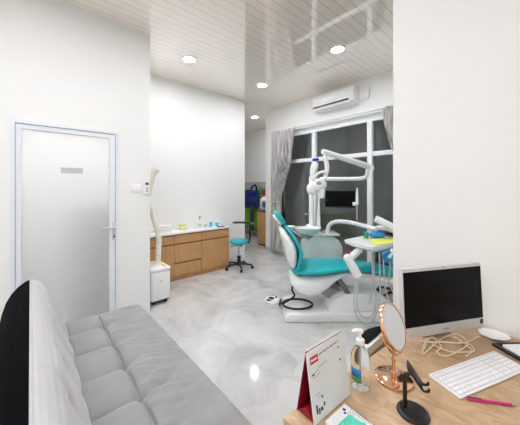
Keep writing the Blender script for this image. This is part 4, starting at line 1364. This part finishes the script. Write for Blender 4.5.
# slim bin between desk and wall
t = thing('slim_bin', 'slim white bin with black opening standing beside the desk', 'bin', W(0.62, 1.55, 0), TH)
bx, by = -0.69, 1.49
rim = [(-0.672, 1.40), (-0.672, 1.72), (-0.70, 1.72), (-0.737, 1.65), (-0.760, 1.585), (-0.768, 1.50), (-0.750, 1.435), (-0.692, 1.395)]
cxr, cyr = -0.712, 1.54
def sc(k):
    return [(cxr+(a-cxr)*k, cyr+(b-cyr)*k) for a, b in rim]
zt = 0.60
m_ = MB()
rings = [[(a, b, z) for a, b in sc(k)] for k, z in ((0.80, 0.0), (0.86, 0.3), (0.92, 0.552))]
V = m_.grid(rings, wrap_v=True)
m_.bm.faces.new(V[0][::-1]); m_.bm.faces.new(V[-1])
obj('bin_body', m_, M['bin_body'], t)
m_ = MB()
V = m_.grid([[(a, b, z) for a, b in sc(k)] for k, z in ((0.93, 0.553), (1.02, 0.556), (1.02, zt), (1.0, zt+0.004), (0.70, zt+0.004), (0.68, zt-0.004))], wrap_v=True)
m_.bm.faces.new(V[0][::-1]); m_.bm.faces.new(V[-1])
obj('bin_lid', m_, M['plastic'], t)
m_ = MB().prism([(cxr-0.010+(a-cxr)*0.82, cyr+0.012+(b-cyr)*0.86) for a, b in rim], lambda p_, s: (p_[0], p_[1], s), zt+0.0042, zt+0.006)
obj('bin_opening', m_, M['screen'], t)

# cosmetic mirror
mb_ = onz(393.5, 379, DZT)
t = thing('vanity_mirror', 'round rose gold vanity mirror on a stand on the desk', 'mirror', W(mb_.x, mb_.y, DZT), TH)
obj('base', K().lathe([(0, 0), (0.065, 0), (0.068, 0.003), (0.068, 0.008), (0.063, 0.011), (0.03, 0.013), (0.012, 0.016), (0, 0.016)], (mb_.x, mb_.y, DZT), 48), M['copper'], t)
obj('post', K().lathe([(0, 0.016), (0.009, 0.016), (0.011, 0.03), (0.007, 0.034), (0.0065, 0.07), (0.0085, 0.075), (0.0085, 0.08), (0.006, 0.086), (0.006, 0.125), (0, 0.125)], (mb_.x, mb_.y, DZT), 20), M['copper'], t)
mcn = L(393.2, 326.0, mb_.y-0.005)
nrm = Vector((0.62, -0.68, 0.40)).normalized()
mrot = nrm.to_track_quat('Z', 'Y').to_matrix()
MR = 0.081
obj('rim', K().lathe([(MR, -0.008), (MR+0.004, -0.006), (MR+0.005, 0.003), (MR+0.003, 0.0065), (MR-0.002, 0.0065), (MR-0.002, -0.006)], mcn, 64, mrot), M['copper'], t)
obj('back_plate', K().lathe([(0, -0.012), (MR*0.7, -0.011), (MR, -0.007), (MR, 0.0), (0, 0.0)], mcn, 64, mrot), M['copper'], t)
obj('glass', K().lathe([(0, 0.0005), (MR-0.003, 0.0005), (MR-0.003, 0.0045), (0, 0.0045)], mcn, 64, mrot), M['mirror'], t)
ax = nrm.cross(Vector((0, 0, 1))).normalized()
dn = nrm.cross(ax).normalized()
if dn.z > 0:
    dn = -dn
top = Vector((mb_.x, mb_.y, DZT+0.125))
yk = []
for i in range(17):
    a = PI*i/16
    yk.append(mcn - nrm*0.006 + (ax*math.cos(a) + dn*math.sin(a))*(MR+0.014))
mid = yk[8]
obj('yoke', K().tube(yk, 0.004, 8), M['copper'], t)
obj('yoke_stem', K().tube([top-Vector((0, 0, 0.004)), (top+mid)/2, mid], 0.0055, 8), M['copper'], t)
for s in (0, 16):
    obj('pivot', K().ball(yk[s], 0.0085, n=12), M['copper'], t)

# phone stand
ps = onz(413.0, 413.5, DZT)
t = thing('phone_stand', 'black phone stand with an oval foot at the front of the desk', 'phone stand', W(ps.x, ps.y, DZT), TH)
obj('foot', K().lathe([(0, 0), (0.046, 0), (0.049, 0.003), (0.047, 0.008), (0.039, 0.011), (0.037, 0.0095), (0, 0.0095)], (ps.x, ps.y, DZT), 40), M['black'], t)
pb = Vector((ps.x-0.018, ps.y+0.016, DZT+0.0095))
obj('post', K().tube([pb, pb+Vector((0, 0, 0.10))], 0.0068, 14), M['black'], t)
ptop = pb+Vector((0.006, -0.004, 0.146))
pbot = ptop+Vector((0.046, -0.006, -0.070))
along = (pbot-ptop).normalized()
side = Vector((-0.6, -0.8, 0.0))
side = (side-along*side.dot(along)).normalized()
nn = side.cross(along).normalized()
if nn.z < 0:
    nn = -nn
rotp = Matrix((side, along, side.cross(along))).transposed()
obj('cradle', K().box((ptop+pbot)/2, (0.036, (pbot-ptop).length, 0.007), bev=0.003, rot=rotp), M['black'], t)
obj('neck', K().tube([pb+Vector((0, 0, 0.098)), pb+Vector((0.002, 0, 0.108)), (ptop*0.62+pbot*0.38)-nn*0.003], [0.0068, 0.0075, 0.006], 12), M['black'], t)
for s in (-1, 1):
    b_ = pbot+side*0.0125*s
    obj('hook', K().tube([b_-along*0.012, b_+along*0.002, b_+along*0.008+nn*0.006, b_+along*0.007+nn*0.016, b_+along*0.001+nn*0.020], 0.0042, 8, smooth=4), M['black'], t)

# spiral notebook and the mask on it
n0 = onz(342.5, 405, DZT)
f1, f2 = -e2, -e1
n0 = n0+f1*0.008
nw, nl = 0.105, 0.15
t = thing('notebook', 'white spiral notepad in front of the desk calendar', 'notebook', W(*(n0+f1*nl/2+f2*nw/2)), TH)
def NP(a, b, z):
    return n0+f1*a+f2*b+Vector((0, 0, z))
obj('pages', K().prism([(0, 0), (nl, 0), (nl, nw), (0, nw)], lambda p_, s: NP(p_[0], p_[1], s), 0.0005, 0.009), M['paper'], t)
obj('cover', K().prism([(0, 0), (nl, 0), (nl, nw), (0, nw)], lambda p_, s: NP(p_[0], p_[1], s), 0.0092, 0.010), M['paper'], t)
sp = K()
for i in range(16):
    a = 0.03+0.0075*i
    sp.tube([NP(a, 0.005+0.007*math.cos(x), 0.0085+0.0075*math.sin(x)) for x in [2*PI*k/10 for k in range(10)]], 0.0008, 5, closed=True)
obj('spiral', sp, M['chrome'], t)
mk = K()
for (a, b, r) in ((0.013, 0.022, 0.0055), (0.022, 0.031, 0.0045)):
    mk.prism([(a+r*math.cos(x), b+r*math.sin(x)) for x in [2*PI*k/14 for k in range(14)]], lambda p_, s: NP(p_[0], p_[1], s), 0.0101, 0.0106)
obj('printed_mark', mk, M['ink_blue'], t)
mp_ = K()
for i in range(5):
    mp_.prism([(0.028+0.004*i, 0.012), (0.030+0.004*i, 0.012), (0.030+0.004*i, 0.030), (0.028+0.004*i, 0.030)], lambda p_, s: NP(p_[0], p_[1], s), 0.0101, 0.0105)
obj('printed_text', mp_, M['key_bed'], t)
t = thing('face_mask', 'crumpled mint green face mask lying on the white notepad', 'face mask', W(*(n0+f1*0.07+f2*0.06)), TH)
rows = []
for i in range(33):
    a = i/32
    row = []
    for j in range(25):
        b = j/24
        aa = 0.034+0.085*a
        bb = 0.028+0.085*b-0.018*a*0.6
        z = 0.0125+0.020*math.sin(PI*a)**0.6*math.sin(PI*b)**0.5*(0.7+0.3*math.sin(a*13+2*noise.noise(Vector((a*3, b*3, 0)))))+0.004*noise.noise(Vector((a*7, b*7, 3)))*min(1, 6*min(a, 1-a, b, 1-b))
        row.append(NP(aa, bb, max(z, 0.0115)))
    rows.append(row)
m_ = K(); m_.grid(rows)
obj('mask_cloth', m_, M['mask'], t, ang=80, solid=0.0012)
e_ = NP(0.022, 0.085, 0.016)
obj('ear_loop', K().tube([NP(0.045, 0.10, 0.0145), NP(0.028, 0.100, 0.018), NP(0.016, 0.088, 0.024), NP(0.018, 0.076, 0.02), NP(0.036, 0.072, 0.0145)], 0.0018, 6, smooth=5), M['paper'], t)

# all-in-one computer
d1, Wm = 1.20, 0.483
left_top = L(401, 270.6, d1)
left_bot = L(404.5, 339.5, d1)
az = R_(90-76.5)
ux = Vector((math.cos(az), math.sin(az), 0))
uy = Vector((-math.sin(az), math.cos(az), 0))
zb, zt_ = left_bot.z, left_top.z
tilt = R_(3)
mid_ = Vector((left_bot.x, d1, 0))+ux*(Wm/2)
upv = Vector((0, 0, 1))*math.cos(tilt)+uy*math.sin(tilt)
nf = ux.cross(upv)          # facing the viewer
if nf.y > 0:
    nf = -nf
rot_m = Matrix((ux, -nf, upv)).transposed()
hm = (zt_-zb)/math.cos(tilt)
cen = Vector((mid_.x, mid_.y, zb))+upv*hm/2
cw = W(*cen)
t = thing('computer', 'silver framed all-in-one computer with black screen on the desk', 'computer', (cw.x, cw.y, DZT), TH)
def MP(x, z, f_=0.0):
    return cen+ux*x+upv*z+nf*f_
obj('casing', K().box(MP(0, 0, -0.014), (Wm, 0.026, hm), bev=0.005, rot=rot_m), M['silver'], t)
chin = 0.045
obj('screen', K().box(MP(0, chin/2-0.007, 0.0002), (Wm-0.014, 0.003, hm-chin-0.020), rot=rot_m), M['screen'], t)
obj('webcam', K().lathe([(0.003, 0), (0.003, 0.002), (0, 0.002)], MP(0, hm/2-0.006, 0.0), 12, nf.to_track_quat('Z', 'Y').to_matrix()), M['black'], t)
lg = K()
for i in range(4):
    lg.box(MP(-0.012+0.008*i, -hm/2+chin*0.45, 0.0), (0.005, 0.003, 0.006 if i != 2 else 0.008), bev=0.001, rot=rot_m)
obj('logo', lg, M['grey_plastic'], t)
obj('sticker', K().box(MP(Wm/2-0.016, -hm/2+chin*0.62, 0.0), (0.016, 0.003, 0.022), rot=rot_m), M['ink_dark'], t)
obj('stand_neck', K().prism([(-0.05, 0.0), (0.05, 0.0), (0.04, 0.16), (-0.04, 0.16)], lambda p_, s: MP(p_[0], -hm/2+0.001, -0.03)+Vector((0, 0, p_[1]+0.001))-nf*s*1.0, 0.0235, 0.0365), M['silver'], t)
ft = MP(0, -hm/2, -0.03)
obj('stand_neck_lower', K().box((ft.x-nf.x*0.03, ft.y-nf.y*0.03, (DZT+0.008+ft.z)/2), (0.09, 0.012, ft.z-DZT-0.008), rz=az), M['silver'], t)
obj('stand_foot', K().box((ft.x-nf.x*0.10, ft.y-nf.y*0.10, DZT+0.0045), (0.18, 0.16, 0.008), rz=az, bev=0.003), M['silver'], t)

# keyboard
k0, k1, k2 = onz(428.5, 374.5, DZT+0.012), onz(494, 351, DZT+0.012), onz(458, 398, DZT+0.012)
ka = (k1-k0); ka.z = 0; kl = ka.length; ka.normalize()
kb = Vector((ka.y, -ka.x, 0))
if kb.dot(k2-k0) < 0:
    kb = -kb
kd = (k2-k0).dot(kb)
kc = k0+ka*kl/2+kb*kd/2
t = thing('keyboard', 'slim white keyboard lying on the desk in front of the computer', 'keyboard', W(kc.x, kc.y, DZT), TH)
def KP(a, b, z):
    return Vector((k0.x, k0.y, DZT))+ka*a+kb*b+Vector((0, 0, z))
wedge = lambda b: 0.014-0.006*(b/kd)
m_ = K()
m_.prism([(0.0, 0.001), (kd, 0.001), (kd, wedge(kd)), (0, wedge(0))], lambda p_, s: KP(s, p_[0], p_[1]), 0, kl, bev=0.0018)
obj('keyboard_case', m_, M['plastic'], t)
rowsN = 6
mk = K()
bedm = K()
ky0, ky1 = 0.010, kd-0.008
rh = (ky1-ky0)/rowsN
krot = Matrix((ka, kb, Vector((0, 0, 1)))).transposed()
blocks = [(0.010, kl*0.665, 14), (kl*0.685, kl*0.805, 3), (kl*0.825, kl-0.010, 4)]
for (a0_, a1_, n_) in blocks:
    bedm.prism([(ky0-0.002, wedge(ky0)+0.0001), (ky1+0.002, wedge(ky1)+0.0001), (ky1+0.002, wedge(ky1)+0.0006), (ky0-0.002, wedge(ky0)+0.0006)], lambda p_, s: KP(s, p_[0], p_[1]), a0_-0.002, a1_+0.002)
    for r in range(rowsN):
        n2 = n_
        cells = [1.0]*n_
        if n_ == 14 and r == 5:
            cells = [1.3, 1.2, 1.2, 5.6, 1.2, 1.2, 1.2]
        elif n_ == 14 and r == 4:
            cells = [1.9]+[1.0]*10+[2.1]
        elif n_ == 14 and r == 3:
            cells = [1.6]+[1.0]*11+[1.4]
        tot = sum(cells)
        x_ = a0_
        for c in cells:
            w_ = (a1_-a0_)*c/tot
            bmid = ky0+rh*(r+0.5)
            mk.box(KP(x_+w_/2, bmid, wedge(bmid)+0.0018), (w_-0.0028, rh-0.0034, 0.0028), bev=0.0006, rot=krot, seg=1)
            x_ += w_
obj('key_bed', bedm, M['key_bed'], t)
obj('keys', mk, M['key'], t)
for a in (0.02, kl-0.02):
    obj('rubber_foot', K().box(KP(a, 0.01, 0.0005), (0.02, 0.01, 0.001), rot=krot), M['black'], t)

# magenta pen
g0, g1 = onz(466.5, 398.5, DZT+0.005), onz(517, 405.5, DZT+0.005)
gd = (g1-g0).normalized()
gl_ = (g1-g0).length
t = thing('ballpoint_pen', 'magenta ballpoint pen lying in front of the keyboard', 'pen', W(*((g0+g1)/2-Vector((0, 0, 0.005)))), TH)
obj('barrel', K().tube([g0+gd*gl_*0.25, g0+gd*gl_*0.3, g0+gd*gl_*0.9], [0.0048, 0.005, 0.0045], 12), M['pink'], t)
obj('grip', K().tube([g0+gd*gl_*0.9, g0+gd*gl_*0.96, g1], [0.0044, 0.003, 0.001], 12), M['grey_plastic'], t)
obj('cap', K().tube([g0, g0+gd*gl_*0.01, g0+gd*gl_*0.25], [0.004, 0.005, 0.005], 12), M['pink'], t)
obj('clip', K().box(g0+gd*gl_*0.16+Vector((0, 0, 0.0062)), (gl_*0.28, 0.003, 0.0015), rz=math.atan2(gd.y, gd.x)), M['ink_dark'], t)

# black folder with a white pad on it
c0 = Vector((1.098, 1.222, DZT))
r1 = Vector((1.0, 0.03, 0)).normalized()
r2 = Vector((0.17, -0.985, 0)).normalized()
def FPn(a, b, z):
    return c0+r1*a+r2*b+Vector((0, 0, z))
t = thing('black_folder', 'black folder lying behind the right end of the keyboard', 'folder', W(*(c0+r1*0.12+r2*0.1)), TH)
obj('cover', K().prism([(0, 0), (0.26, 0), (0.26, 0.2), (0, 0.2)], lambda p_, s: FPn(p_[0], p_[1], s), 0.0005, 0.006, bev=0.0015), M['black_soft'], t)
obj('spine', K().prism([(-0.002, 0), (0.018, 0), (0.018, 0.2), (-0.002, 0.2)], lambda p_, s: FPn(p_[0], p_[1], s), 0.0062, 0.012, bev=0.002), M['black'], t)
obj('flap', K().prism([(0.02, -0.002), (0.26, -0.002), (0.26, 0.014), (0.02, 0.014)], lambda p_, s: FPn(p_[0], p_[1], s), 0.0062, 0.013, bev=0.002), M['black'], t)
pl = [(0.022, 0.030), (0.026, 0.022), (0.036, 0.018), (0.24, 0.018), (0.24, 0.18), (0.022, 0.18)]
tag(obj('white_pad', K().prism(pl, lambda p_, s: FPn(p_[0], p_[1], s), 0.0065, 0.016, bev=0.002), M['paper']), 'rounded white pad resting on the black folder', 'notepad')

# white scalloped dish by the wall
q = onz(492, 335.5, DZT)
q.y -= 0.01
t = thing('white_dish', 'shallow white dish on the desk against the wall', 'dish', W(q.x, q.y, DZT), TH)
m_ = K()
rows = []
for (r, z) in ((0.0, 0.0005), (0.040, 0.0005), (0.052, 0.005), (0.065, 0.014), (0.063, 0.015), (0.048, 0.007), (0.0, 0.006)):
    row = []
    for k in range(32):
        a = 2*PI*k/32
        e = r*(1+0.04*math.cos(8*a))
        row.append((q.x+max(e, 0.0005)*math.cos(a), q.y+max(e, 0.0005)*0.85*math.sin(a), DZT+z))
    rows.append(row)
V = m_.grid(rows, wrap_v=True)
m_.bm.faces.new(V[0][::-1]); m_.bm.faces.new(V[-1])
obj('dish_bowl', m_, M['plastic'], t, ang=60)

# tangled cables under the computer
def cable(pix, label, r=0.0028):
    pts = []
    for i, (px, py) in enumerate(pix):
        p_ = onz(px, py, DZT+0.0035)
        p_.z += 0.004*(i % 2)
        pts.append(p_)
    tag(obj('cable', K().tube(pts, r, 8, smooth=7), M['cable']), label, 'cable', 'beige cables tangled under the computer')
cable([(427, 338), (424, 346), (423, 354), (428, 351), (436, 343), (447, 337), (458, 339), (466, 346), (472, 351), (466, 357)],
      'beige cable looping from the left under the computer to the keyboard')
cable([(432, 344), (440, 349), (452, 352), (464, 353), (474, 351), (471, 346), (462, 342), (455, 337)],
      'beige cable lying in a wide flat loop under the computer')
cable([(424, 349), (431, 338), (441, 346), (437, 353), (447, 356), (460, 351), (468, 343), (458, 335), (446, 336)],
      'beige cable knotted in small bends at the middle of the tangle')
cable([(420, 341), (430, 343), (444, 342), (458, 344), (470, 341), (479, 337)],
      'beige cable running straight along beneath the computer screen')
